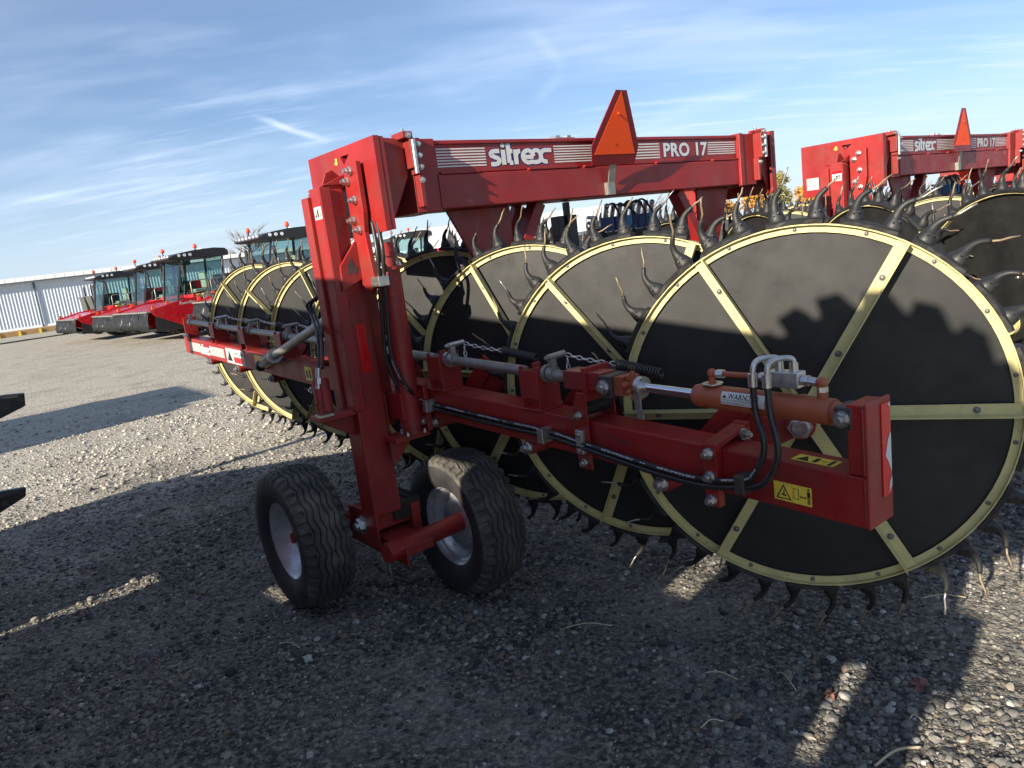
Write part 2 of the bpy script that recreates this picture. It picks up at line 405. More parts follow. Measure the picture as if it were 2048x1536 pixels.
def ground_material():
    M = bpy.data.materials.new('gravel_ground'); M.use_nodes = True; nt = M.node_tree; N = nt.nodes.new; Lk = nt.links.new
    b = nt.nodes['Principled BSDF']; b.inputs['Roughness'].default_value = .92; b.inputs['Specular IOR Level'].default_value = .25
    tc = N('ShaderNodeTexCoord').outputs['Object']

    def nz(s, d=6, r=.62):
        n = N('ShaderNodeTexNoise'); n.inputs['Scale'].default_value = s; n.inputs['Detail'].default_value = d; n.inputs['Roughness'].default_value = r
        Lk(tc, n.inputs['Vector']); return n.outputs['Fac']

    def vor(s, feat='F1'):
        n = N('ShaderNodeTexVoronoi'); n.inputs['Scale'].default_value = s; n.feature = feat; Lk(tc, n.inputs['Vector']); return n

    def mr(v, a, c, lo=0., hi=1.):
        r = N('ShaderNodeMapRange'); r.inputs['From Min'].default_value = a; r.inputs['From Max'].default_value = c
        r.inputs['To Min'].default_value = lo; r.inputs['To Max'].default_value = hi; Lk(v, r.inputs['Value']); return r.outputs[0]

    def mix(f, a, c, bl='MIX'):
        x = N('ShaderNodeMix'); x.data_type = 'RGBA'; x.blend_type = bl
        if isinstance(f, float): x.inputs[0].default_value = f
        else: Lk(f, x.inputs[0])
        for i, q in ((6, a), (7, c)):
            if isinstance(q, tuple): x.inputs[i].default_value = (*q, 1)
            else: Lk(q, x.inputs[i])
        return x.outputs[2]
    v1 = vor(34.0); v2 = vor(95.0); v3 = vor(13.0)

    def ramp(v, cols):
        r = N('ShaderNodeValToRGB'); Lk(v, r.inputs[0]); e = r.color_ramp.elements
        while len(e) < len(cols): e.new(.5)
        for i, (p, c) in enumerate(cols): e[i].position = p; e[i].color = (*c, 1)
        return r.outputs[0]
    STN = [(0, (.11, .105, .095)), (.25, (.25, .235, .205)), (.5, (.37, .34, .28)), (.75, (.47, .435, .36)), (1, (.62, .59, .52))]
    c1 = ramp(v1.outputs['Color'], STN); c2 = ramp(v2.outputs['Color'], STN)
    stones = mix(.45, c1, c2)
    stones = mix(mr(nz(.35, 4), .35, .65), stones, mix(.5, stones, (.36, .325, .26)))
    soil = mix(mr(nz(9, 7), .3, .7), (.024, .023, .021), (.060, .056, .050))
    # bare compacted soil in patches; near ground painted darker to deepen its shade
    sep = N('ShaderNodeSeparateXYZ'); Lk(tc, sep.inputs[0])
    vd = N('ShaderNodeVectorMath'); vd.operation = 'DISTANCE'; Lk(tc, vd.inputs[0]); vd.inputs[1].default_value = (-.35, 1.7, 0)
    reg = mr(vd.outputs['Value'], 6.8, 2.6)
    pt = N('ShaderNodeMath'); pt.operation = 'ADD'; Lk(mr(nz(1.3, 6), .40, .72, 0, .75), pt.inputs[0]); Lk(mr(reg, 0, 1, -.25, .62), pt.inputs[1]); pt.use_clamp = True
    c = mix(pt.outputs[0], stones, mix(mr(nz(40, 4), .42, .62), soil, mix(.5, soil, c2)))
    Lk(c, b.inputs['Base Color'])
    h = N('ShaderNodeMath'); h.operation = 'ADD'; Lk(mr(v1.outputs['Distance'], 0, .6, 1, 0), h.inputs[0]); Lk(mr(v2.outputs['Distance'], 0, .6, .5, 0), h.inputs[1])
    h2 = N('ShaderNodeMath'); h2.operation = 'ADD'; Lk(h.outputs[0], h2.inputs[0]); Lk(mr(v3.outputs['Distance'], 0, .6, .9, 0), h2.inputs[1])
    bp = N('ShaderNodeBump'); bp.inputs['Strength'].default_value = .7; bp.inputs['Distance'].default_value = .012; Lk(h2.outputs[0], bp.inputs['Height']); Lk(bp.outputs[0], b.inputs['Normal'])
    return M


def build_ground():
    rings = [0.0] + list(np.geomspace(.25, 3500, 260)); seg = 300
    vs = [(0, 0, gheight(0, 0))]; fs = []
    for r in rings[1:]:
        for j in range(seg):
            t = 2 * math.pi * j / seg; x, y = r * math.cos(t), r * math.sin(t); vs.append((x, y, gheight(x, y)))
    for j in range(seg): fs.append((0, 1 + j, 1 + (j + 1) % seg))
    for i in range(len(rings) - 2):
        a = 1 + i * seg; c = a + seg
        for j in range(seg): fs.append((a + j, c + j, c + (j + 1) % seg, a + (j + 1) % seg))
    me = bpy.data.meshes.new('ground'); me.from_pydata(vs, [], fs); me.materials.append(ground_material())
    me.polygons.foreach_set('use_smooth', [True] * len(fs)); me.update()
    tag(link('ground', me), kind='structure')


build_ground()


def pebble_material():
    M = bpy.data.materials.new('pebble_stone'); M.use_nodes = True; nt = M.node_tree; N = nt.nodes.new; Lk = nt.links.new
    b = nt.nodes['Principled BSDF']; b.inputs['Roughness'].default_value = .8; b.inputs['Specular IOR Level'].default_value = .3
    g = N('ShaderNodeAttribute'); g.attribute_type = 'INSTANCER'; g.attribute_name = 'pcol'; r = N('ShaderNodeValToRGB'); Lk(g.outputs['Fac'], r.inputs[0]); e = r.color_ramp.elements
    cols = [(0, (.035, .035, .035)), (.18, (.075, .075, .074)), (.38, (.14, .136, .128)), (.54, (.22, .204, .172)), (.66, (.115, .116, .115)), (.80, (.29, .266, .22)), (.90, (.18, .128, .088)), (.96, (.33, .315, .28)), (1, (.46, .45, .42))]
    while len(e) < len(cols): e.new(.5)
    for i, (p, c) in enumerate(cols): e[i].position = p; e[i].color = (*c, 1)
    # near stones coloured darker to deepen the shade, farther gravel kept paler
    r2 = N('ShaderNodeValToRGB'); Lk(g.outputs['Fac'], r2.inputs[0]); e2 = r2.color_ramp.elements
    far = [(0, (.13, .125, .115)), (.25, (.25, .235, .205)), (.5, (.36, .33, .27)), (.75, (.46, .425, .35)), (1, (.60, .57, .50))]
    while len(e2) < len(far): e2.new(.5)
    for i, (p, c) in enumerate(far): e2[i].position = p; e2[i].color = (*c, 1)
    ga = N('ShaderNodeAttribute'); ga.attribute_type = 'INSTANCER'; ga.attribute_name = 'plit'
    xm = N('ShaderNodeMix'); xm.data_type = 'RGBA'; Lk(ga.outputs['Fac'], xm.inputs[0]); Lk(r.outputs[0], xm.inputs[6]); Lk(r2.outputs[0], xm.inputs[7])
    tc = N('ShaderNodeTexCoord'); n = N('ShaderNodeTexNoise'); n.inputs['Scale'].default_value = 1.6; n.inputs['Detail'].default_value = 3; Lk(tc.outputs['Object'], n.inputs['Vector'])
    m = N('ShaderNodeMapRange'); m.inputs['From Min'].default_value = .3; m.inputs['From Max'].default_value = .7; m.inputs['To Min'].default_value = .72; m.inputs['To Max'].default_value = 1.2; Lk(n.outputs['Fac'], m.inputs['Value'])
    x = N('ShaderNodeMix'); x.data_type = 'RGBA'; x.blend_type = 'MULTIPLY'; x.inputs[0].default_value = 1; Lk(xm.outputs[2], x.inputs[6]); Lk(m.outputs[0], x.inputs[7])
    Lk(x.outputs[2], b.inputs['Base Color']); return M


def build_pebbles():
    """loose gravel: one object; stones instanced on scattered points by geometry nodes"""
    g = np.random.default_rng(5)
    def fan(n, r0, r1, a0, a1): return np.sqrt(g.uniform(r0 * r0, r1 * r1, n)), g.uniform(R_(a0), R_(a1), n)
    sets = [fan(46000, 1.2, 3.6, 40, 138), fan(52000, 3.4, 6.6, 46, 132), fan(34000, 6.4, 13.0, 60, 131)]
    rad = np.concatenate([q[0] for q in sets]); ang = np.concatenate([q[1] for q in sets]); n = len(rad)
    X = rad * np.cos(ang); Y = rad * np.sin(ang)
    size = np.exp(g.normal(math.log(.0056), .46, n)); size = np.clip(size, .0024, .024) * np.where(rad > 6.4, 1.5, np.where(rad > 3.5, 1.12, 1.0))
    keep = []; Z = np.zeros(n)
    for i in range(n):   # fewer loose stones where the soil is packed down
        q = mnoise.noise((X[i] * 1.1, Y[i] * 1.1, 2.2)) + .5 * mnoise.noise((X[i] * 3.1, Y[i] * 3.1, 7.2))
        d = math.hypot(X[i] - .05, Y[i] - 1.9)
        dens = .70 + .60 * q + min(.35, max(-.22, (d - 2.0) * .22))
        if rad[i] > 8: dens *= max(0, (13.0 - rad[i]) / 5)
        if rng.random() < dens:
            keep.append(i); Z[i] = gheight(X[i], Y[i])
            if q > .22 and size[i] < .013 and rng.random() < .4: size[i] *= 1.7
    k = np.array(keep); n = len(k)
    sc = np.stack([size[k], size[k] * g.uniform(.62, .98, n), size[k] * g.uniform(.40, .72, n)], 1)
    rot = np.stack([g.normal(0, .3, n), g.normal(0, .3, n), g.uniform(0, 6.283, n)], 1)
    co = np.stack([X[k], Y[k], Z[k] + sc[:, 2] * .25], 1)
    me = bpy.data.meshes.new('gravel'); me.vertices.add(n); me.vertices.foreach_set('co', co.ravel())
    for nm, arr, ty in (('psc', sc, 'FLOAT_VECTOR'), ('prt', rot, 'FLOAT_VECTOR')):
        a = me.attributes.new(nm, ty, 'POINT'); a.data.foreach_set('vector', arr.astype(np.float32).ravel())
    a = me.attributes.new('pvar', 'INT', 'POINT'); a.data.foreach_set('value', g.integers(0, 4, n).astype(np.int32))
    a = me.attributes.new('pcol', 'FLOAT', 'POINT'); a.data.foreach_set('value', g.uniform(0, 1, n).astype(np.float32))
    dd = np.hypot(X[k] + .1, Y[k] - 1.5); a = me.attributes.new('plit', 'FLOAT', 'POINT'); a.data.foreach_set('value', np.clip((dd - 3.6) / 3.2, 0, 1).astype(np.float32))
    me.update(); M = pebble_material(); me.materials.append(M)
    o = link('gravel', me)
    nt = bpy.data.node_groups.new('scatter_stones', 'GeometryNodeTree')
    nt.interface.new_socket('Geometry', in_out='INPUT', socket_type='NodeSocketGeometry'); nt.interface.new_socket('Geometry', in_out='OUTPUT', socket_type='NodeSocketGeometry')
    N = nt.nodes.new; Lk = nt.links.new
    gi = N('NodeGroupInput'); go = N('NodeGroupOutput'); ins = N('GeometryNodeInstanceOnPoints'); m2p = N('GeometryNodeMeshToPoints')
    Lk(gi.outputs[0], m2p.inputs['Mesh']); Lk(m2p.outputs[0], ins.inputs['Points'])
    joinn = N('GeometryNodeGeometryToInstance')
    for v in range(4):
        ico = N('GeometryNodeMeshIcoSphere'); ico.inputs['Radius'].default_value = 1; ico.inputs['Subdivisions'].default_value = 2
        nz = N('ShaderNodeTexNoise'); nz.noise_dimensions = '4D'; nz.inputs['W'].default_value = v * 3.7; nz.inputs['Scale'].default_value = (.8, 1.3, 1.0, 1.5)[v]; nz.inputs['Detail'].default_value = 1.0
        sub = N('ShaderNodeMath'); sub.operation = 'MULTIPLY_ADD'; sub.inputs[1].default_value = 1.5; sub.inputs[2].default_value = .28; Lk(nz.outputs['Fac'], sub.inputs[0])
        pos = N('GeometryNodeInputPosition'); vm = N('ShaderNodeVectorMath'); vm.operation = 'SCALE'; Lk(pos.outputs[0], vm.inputs[0]); Lk(sub.outputs[0], vm.inputs['Scale'])
        sp = N('GeometryNodeSetPosition'); Lk(ico.outputs[0], sp.inputs['Geometry']); Lk(vm.outputs[0], sp.inputs['Position'])
        sm = N('GeometryNodeSetShadeSmooth'); sm.inputs['Shade Smooth'].default_value = v % 2 == 0; Lk(sp.outputs[0], sm.inputs['Geometry'])
        mt = N('GeometryNodeSetMaterial'); mt.inputs['Material'].default_value = M; Lk(sm.outputs[0], mt.inputs['Geometry']); Lk(mt.outputs[0], joinn.inputs[0])
    Lk(joinn.outputs[0], ins.inputs['Instance']); ins.inputs['Pick Instance'].default_value = True

    def attr(nm, dt):
        a = N('GeometryNodeInputNamedAttribute'); a.data_type = dt; a.inputs['Name'].default_value = nm; return a.outputs[0]
    Lk(attr('pvar', 'INT'), ins.inputs['Instance Index']); Lk(attr('prt', 'FLOAT_VECTOR'), ins.inputs['Rotation']); Lk(attr('psc', 'FLOAT_VECTOR'), ins.inputs['Scale'])
    Lk(ins.outputs[0], go.inputs[0])
    md = o.modifiers.new('scatter', 'NODES'); md.node_group = nt
    tag(o, 'loose grey and tan gravel stones strewn over the yard', 'gravel', kind='stuff')


build_pebbles()

# ------------------------------------------------------------------ lettering (flat print)
_FONT = {}


def text_tris(s, size=1.0, bold=0.0, space=1.0):
    key = (s, bold, space)
    if key not in _FONT:
        cu_ = bpy.data.curves.new('lettering', 'FONT'); cu_.body = s; cu_.size = 1.0; cu_.offset = bold; cu_.space_character = space; cu_.resolution_u = 3
        o = bpy.data.objects.new('lettering', cu_); COL.objects.link(o)
        dg = bpy.context.evaluated_depsgraph_get(); me = bpy.data.meshes.new_from_object(o.evaluated_get(dg))
        _FONT[key] = ([(v.co.x, v.co.y) for v in me.vertices], [tuple(p.vertices) for p in me.polygons])
        bpy.data.objects.remove(o); bpy.data.curves.remove(cu_); bpy.data.meshes.remove(me)
    v, f = _FONT[key]
    return [(x * size, y * size) for x, y in v], f


def strokes(paths, th):
    """thick polylines -> 2d verts and quads"""
    vs, fs = [], []
    for P in paths:
        n = len(P); o = len(vs)
        for i in range(n):
            a = P[max(i - 1, 0)]; c = P[min(i + 1, n - 1)]; dx, dy = c[0] - a[0], c[1] - a[1]; l = math.hypot(dx, dy) or 1
            nx, ny = -dy / l * th / 2, dx / l * th / 2
            ex, ey = (0, 0)
            vs.append((P[i][0] + nx + ex, P[i][1] + ny + ey)); vs.append((P[i][0] - nx + ex, P[i][1] - ny + ey))
        fs.append([(o + 2 * i, o + 2 * i + 1, o + 2 * i + 3, o + 2 * i + 2) for i in range(n - 1)])
    return vs, fs


def circle2(c, r, n=18): return [(c[0] + r * math.cos(2 * math.pi * i / n), c[1] + r * math.sin(2 * math.pi * i / n)) for i in range(n)]


def arc2(c, rx, ry, a0, a1, n=9): return [(c[0] + rx * math.cos(R_(a0 + (a1 - a0) * i / n)), c[1] + ry * math.sin(R_(a0 + (a1 - a0) * i / n))) for i in range(n + 1)]


LOGO = [arc2((.30, .72), .24, .21, 90, 200) + arc2((.30, .29), .26, .22, 80, -90), [(.28, .93), (.62, .93)], [(.0, .07), (.32, .07)],
        [(.86, 0), (.86, 1.0)],
        [(1.22, 1.42), (1.22, .12)], [(1.10, .90), (1.48, .90)], [(1.22, .11), (1.46, .11)],
        [(1.68, 0), (1.68, 1.0)], arc2((2.0, .62), .28, .28, 180, 88),
        arc2((2.52, .5), .36, .42, 0, 300, 14) + [(2.92, .09)], [(2.22, .47), (2.88, .47)],
        arc2((3.10, .56), .30, .36, 150, 0, 8) + arc2((3.76, .46), .36, .36, 180, 285, 7),
        [(2.92, .09), (3.08, .10)] + arc2((3.08, .46), .34, .36, -70, 0, 6) + arc2((3.76, .56), .36, .34, 180, 90, 7) + [(4.2, .90)]]


def logo(mp, sx, sy):
    """two-layer word mark: navy outline under a white face; mp(u, v, lift) -> 3d"""
    out, face = MB(), MB()
    for k, (mb, th, l0) in enumerate(((out, .42, .0006), (face, .29, .0016))):
        vs, groups = strokes(LOGO, th)
        for gi, g in enumerate(groups):
            l = l0 + gi * .00005
            ids = sorted({i for q in g for i in q}); mpi = {j: n for n, j in enumerate(ids)}
            mb.add([mp(vs[j][0] * sx, vs[j][1] * sy, l) for j in ids], [tuple(mpi[i] for i in q) for q in g])
        c = circle2((.86, 1.29), .20 - k * .06)
        mb.add([mp(x * sx, y * sy, l0 + .0009) for x, y in c], [tuple(range(len(c)))])
    return out, face


def put_text(mb, s, mp, size, org=(0, 0), bold=0.0, lift=.001, sx=1.0, m=0, space=1.0, shear=0.0):
    v, f = text_tris(s, size, bold, space)
    mb.add([mp(org[0] + (x + shear * y) * sx, org[1] + y, lift) for x, y in v], f, m); return mb


def rect(mb, mp, u0, u1, v0, v1, lift, m=0, nu=1):
    us = [u0 + (u1 - u0) * i / nu for i in range(nu + 1)]
    vs = [mp(u, v, lift) for u in us for v in (v0, v1)]
    mb.add(vs, [(2 * i, 2 * i + 2, 2 * i + 3, 2 * i + 1) for i in range(nu)], m); return mb


def poly(mb, mp, pts, lift, m=0):
    mb.add([mp(u, v, lift) for u, v in pts], [tuple(range(len(pts)))], m); return mb


def plane_map(o, u, v):
    o, u, v = V(o), V(u).normalized(), V(v).normalized(); n = u.cross(v)
    return lambda a, b, l: o + u * a + v * b + n * l


# ------------------------------------------------------------------ rake wheel
WR = 0.715
NPAD = 18


def tine_mesh(i):
    r = random.Random(100 + i); j = lambda a: r.uniform(-a, a)
    bx = j(.012); by = -.006 + j(.016); ln = 1 + j(.10)
    ctr = [(0, 0, -.004), (-.001, 0, .012), (-.003, 0, .032), (-.005, 0, .054), (-.004, by * .2, .076), (.002, by * .4, .096), (.013, by * .7, .113), (.026 + bx * .3, by, .128),
           (.024 + bx * .3, by, .126), (.040 + bx * .7, by * 1.4, .147), (.054 + bx, by * 2.0, .168 * ln), (.068 + bx * 1.4, by * 2.6, .190 * ln)]
    rad = [.030, .0328, .0275, .0180, .0130, .0108, .0098, .0086, .0044, .0042, .0040, .0028]
    ctr = [(x, y, z * .90) for x, y, z in ctr]
    mb = MB(); mb.tube(smooth_path(ctr[:8], 2), [rad[k // 2] if k % 2 == 0 else (rad[k // 2] + rad[min(k // 2 + 1, 7)]) / 2 for k in range(15)], 9, 0)
    mb.tube(ctr[8:], rad[8:], 6, 1)
    for s in (-.008, .009): mb.cyl((s, -.0325, .030 + s * .4), (s, -.0352, .031 + s * .4), .0035, 6, m=2)
    return mb


TINES = [tine_mesh(i) for i in range(6)]
TINE_ME = [t.mesh('tine', [RUB, WIRE if i % 3 else STEELW, BLACKP]) for i, t in enumerate(TINES)]


def pad_mb(seed):
    r = random.Random(seed); mb = MB(); n = 8; a0, a1 = R_(-7.7), R_(7.7); vs = []
    for i in range(n + 1):
        t = a0 + (a1 - a0) * i / n
        for (y, rr) in ((-.036, 0), (-.038, .013 + r.uniform(-.002, .002)), (-.026, .021), (.030, .021), (.044, .012), (.042, 0)):
            R = WR + .0015 + rr
            vs.append((R * math.sin(t), y + r.uniform(-.0015, .0015), R * math.cos(t)))
    fs = [(i * 6 + j, i * 6 + (j + 1) % 6, (i + 1) * 6 + (j + 1) % 6, (i + 1) * 6 + j) for i in range(n) for j in range(6)]
    mb.add(vs, fs, 0, False); mb.add(vs[:6], [(0, 5, 4, 3, 2, 1)]); mb.add(vs[-6:], [(0, 1, 2, 3, 4, 5)])
    return mb


PADS = [pad_mb(i) for i in range(3)]
PAD_ME = [p.mesh('tine_pad', RUB) for p in PADS]


def xf(mb, src, M, mofs=0):
    o = len(mb.v); mb.v += [tuple(M @ V(v)) for v in src.v]
    mb.f += [tuple(i + o for i in f) for f in src.f]; mb.m += src.m; mb.s += src.s


def ring_meshes(seed):
    r = random.Random(seed); t = MB(); p = MB()
    for k in range(NPAD):
        a = R_(90 - (k * 20 + 10)); xf(p, PADS[r.randrange(3)], Matrix.Rotation(math.pi / 2 - a, 4, 'Y'))
        for d in (-5.1, 5.1):
            th = a + R_(d + r.uniform(-.8, .8))
            xf(t, TINES[r.randrange(6)], Matrix.Translation(((WR + .016) * math.cos(th), .003, (WR + .016) * math.sin(th))) @ Matrix.Rotation(math.pi / 2 - th, 4, 'Y'))
    return t.mesh('tine', [RUB, WIRE, BLACKP]), p.mesh('tine_pad', RUB)


RINGS = [ring_meshes(s) for s in (1, 2)]


def rim_mesh():
    mb = MB(); mb.lathe([(WR - .031, -.010), (WR - .031, -.005), (WR - .005, -.005), (WR - .005, .034), (WR, .034), (WR, -.030), (WR - .005, -.030), (WR - .005, -.010)], axis=(0, 1, 0), n=84, closed=True, sm=False)
    mb.cyl((0, -.07, 0), (0, .03, 0), .07, 20, m=0); mb.cyl((0, -.09, 0), (0, -.07, 0), .05, 16)
    return mb.mesh('rake_wheel', CREAM)


def spoke_mesh():
    mb = MB(); z0, z1 = .05, WR - .006
    mb.bb(-.021, .021, -.017, -.0125, z0, z1)
    mb.bb(.0165, .021, -.060, -.0172, z0, z1)
    return mb.mesh('spoke', CREAM)


def disc_mesh():
    mb = MB(); n = 72; R0 = WR - .008; rr = [.001, .08, .16, .24, .32, .40, .48, .56, .63, .68, R0]
    for side in (0, 1):
        vs = []
        for i in range(n):
            t = 2 * math.pi * i / n
            for q in rr:
                x, z = q * math.cos(t), q * math.sin(t); w = .0042 * mnoise.noise((x * 3.1, z * 3.1, 5.0)) * (1 - (q / R0) ** 6) + .0015 * mnoise.noise((x * 9, z * 9, 1.0)) * (1 - (q / R0) ** 6)
                vs.append((x, .003 + side * .004 + w, z))
        k = len(rr); fs = []
        for i in range(n):
            for j in range(k - 1):
                f = (i * k + j, i * k + j + 1, (i + 1) % n * k + j + 1, (i + 1) % n * k + j); fs.append(f if side == 0 else f[::-1])
        mb.add(vs, fs, 0, True)
    return mb.mesh('disc_plate', DISC)


RIM_ME, SPOKE_ME, DISC_ME = rim_mesh(), spoke_mesh(), disc_mesh()
_b = MB(); _b.cyl((0, 0, 0), (0, -.003, 0), .013, 12, sm=False); _b.ball((0, -.003, 0), .0095, 8, 5, sq=(1, .8, 1)); BOLT_ME = _b.mesh('bolt', DULL)
_b = MB(); _b.cyl((0, 0, 0), (0, .006, 0), .010, 10, sm=False); _b.cyl((0, 0.006, 0), (0, .013, 0), .007, 6, sm=False); BOLTB_ME = _b.mesh('bolt', ZINC)


def rake_wheel(parent, loc, rz, phase, fine, mirror=False, seed=0):
    r = random.Random(seed)
    w = link('rake_wheel', RIM_ME, parent, loc=loc, rot=(0, 0, rz), scale=(-1 if mirror else 1, 1, 1))
    link('disc_plate', DISC_ME, w, rot=(0, r.uniform(0, 6), 0))
    for k in range(6):
        ph = R_(90) - (phase + R_(60 * k))
        link('spoke', SPOKE_ME, w, rot=(0, ph, 0))
        if fine:
            for rr in (.26, .57):
                link('bolt', BOLT_ME, w, loc=(rr * math.sin(ph), -.017, rr * math.cos(ph)))
        if fine or mirror:
            for rr in (.26, .57):
                link('bolt', BOLTB_ME, w, loc=(rr * math.sin(ph), .0062, rr * math.cos(ph)))
    if fine:
        for k in range(NPAD):
            a = phase + R_(k * 20 + 10)
            link('tine_pad', PAD_ME[r.randrange(3)], w, rot=(0, R_(90) - a, 0))
            link('bolt', BOLT_ME, w, loc=((WR - .018) * math.cos(a), -.0102, (WR - .018) * math.sin(a)), scale=(.7, .7, .7))
            for d in (-5.1, 5.1):
                th = a + R_(d + r.uniform(-.9, .9))
                link('tine', TINE_ME[r.randrange(6)], w, loc=((WR + .016) * math.cos(th), .003, (WR + .016) * math.sin(th)),
                     rot=(r.uniform(-.05, .05), R_(90) - th + r.uniform(-.07, .07), 0), scale=(r.uniform(.92, 1.08), 1, r.uniform(.92, 1.08)))
    else:
        t, p = RINGS[seed % 2]
        link('tine', t, w, rot=(0, -phase, 0), kind='stuff'); link('tine_pad', p, w, rot=(0, -phase, 0), kind='stuff')
    return w


# ------------------------------------------------------------------ tyre and wheel
def tyre_mesh(R=.348, W=.240, rim=.190, lug=.012):
    NU, prof = 320, []
    half = W / 2
    # cross-section: (offset across, radius)
    side = [(-half * .78, rim), (-half * .93, rim + .03), (-half * 1.0, R - .085), (-half * .99, R - .05), (-half * .93, R - .022)]
    NT = 60
    tread = [(-half * .93 + (2 * half * .93) * i / NT, R - .022 * abs(2 * i / NT - 1) ** 3.2 - .004 * abs(2 * i / NT - 1)) for i in range(1, NT)]
    prof = side + tread + [(-a, b) for a, b in side[::-1]]
    k = len(prof); vs = []
    for i in range(NU):
        t = 2 * math.pi * i / NU
        for j, (w, r) in enumerate(prof):
            d = 0.0
            if len(side) - 1 <= j <= k - len(side):
                u = w / half; s = i / NU
                zz = .055 * (abs(((s * 40) % 2) - 1) * 2 - 1)
                g = 0
                for c0 in (-.60, -.36, -.12, .12, .36, .60):
                    e = abs(u - c0 - zz * (1 if c0 < 0 else -1))
                    if e < .026: g = 1
                if abs(u) > .68 and ((s * 40 + (0.5 if u > 0 else 0)) % 1) < .34: g = 1.25
                d = -lug * g
            rr = r + d
            vs.append((w, rr * math.cos(t), rr * math.sin(t)))
    fs = []; ms = []
    mb = MB()
    o = 0; mb.v = vs
    for i in range(NU):
        for j in range(k - 1):
            i2 = (i + 1) % NU
            mb.f.append((i * k + j, i2 * k + j, i2 * k + j + 1, i * k + j + 1)[::-1]); mb.s.append(len(side) > j + 1 or j >= k - len(side)); mb.m.append(1 if (j < 3 or j > k - 5) else 0)
    return mb.mesh('tyre', [TYRE, TYREW])


def rim_part_mesh(rim=.190, W=.225, dish=.045):
    h = W / 2; mb = MB()
    mb.lathe([(rim + .012, -h * .86), (rim + .014, -h * .80), (rim - .006, -h * .78), (rim - .009, -h * .60), (rim - .017, -h * .58), (rim - .018, -h * .40), (rim - .032, -h * .34), (rim - .033, -h * .05), (rim - .05, dish * .2), (.115, dish * .6), (.11, dish), (.07, dish * .7), (.0005, dish * .7)], axis=(1, 0, 0), n=56)
    mb.lathe([(rim + .012, h * .86), (rim + .010, h * .80), (rim - .006, h * .78), (rim - .010, h * .60), (rim - .016, h * .58), (rim - .03, h * .45), (rim - .034, dish * .3), (rim - .046, dish * .1)], axis=(1, 0, 0), n=56)
    return mb.mesh('wheel_rim', RIMS)


TYRE_ME, WRIM_ME = tyre_mesh(), rim_part_mesh()
_b = MB(); _b.cyl((-.035, 0, 0), (.06, 0, 0), .036, 18); _b.cyl((-.06, 0, 0), (-.035, 0, 0), .026, 18)
HUB_ME = _b.mesh('hub_cap', REDD)
_b = MB(); _b.hexn((0, 0, 0), (-1, 0, 0), .012, .02)
LUG_ME = _b.mesh('wheel_nut', ZINC)


def gauge_wheel(parent, loc, flip):
    w = link('tyre', TYRE_ME, parent, loc=loc, rot=(0, 0, math.pi if flip else 0))
    link('wheel_rim', WRIM_ME, w); link('hub_cap', HUB_ME, w); [link('wheel_nut', LUG_ME, w, loc=(.03, .075 * math.cos(q * 1.2566), .075 * math.sin(q * 1.2566))) for q in range(5)]
    return w


def mirror_part(o, cx=-.09):
    c = copy_tree(o, o.parent)
    c.location = (2 * cx - o.location.x, o.location.y, o.location.z); c.rotation_euler = (o.rotation_euler.x, -o.rotation_euler.y, -o.rotation_euler.z)
    c.scale = (-o.scale.x, o.scale.y, o.scale.z); return c


def armz(y): return .735 + .039 * (y + 2.27)


def chain_mb(mb, p0, p1, n, sag=.02, r=.0032):
    p0, p1 = V(p0), V(p1); d = (p1 - p0); L = d.length / n
    for i in range(n):
        t = (i + .5) / n; c = p0.lerp(p1, t) - V((0, 0, sag * 4 * t * (1 - t)))
        a, u, dd = frame(d); s = a if i % 2 else u
        P = [c + dd * (L * .62 * math.cos(q)) * 1.0 + s * (L * .30 * math.sin(q)) for q in [2 * math.pi * k / 10 for k in range(11)]]
        mb.tube(P, r, 5, caps=False)


def spring_mb(mb, p0, p1, r, turns, wr=.004):
    p0, p1 = V(p0), V(p1); a, u, d = frame(p1 - p0); L = (p1 - p0).length; n = turns * 10
    mb.tube([p0 + d * (L * i / n) + (a * math.cos(2 * math.pi * i / 10) + u * math.sin(2 * math.pi * i / 10)) * r for i in range(n + 1)], wr, 5)


K = .84                                   # size of the rakes against the survey frame
CAML = V((-3.63, -3.306, 1.6))            # viewpoint in rake coordinates


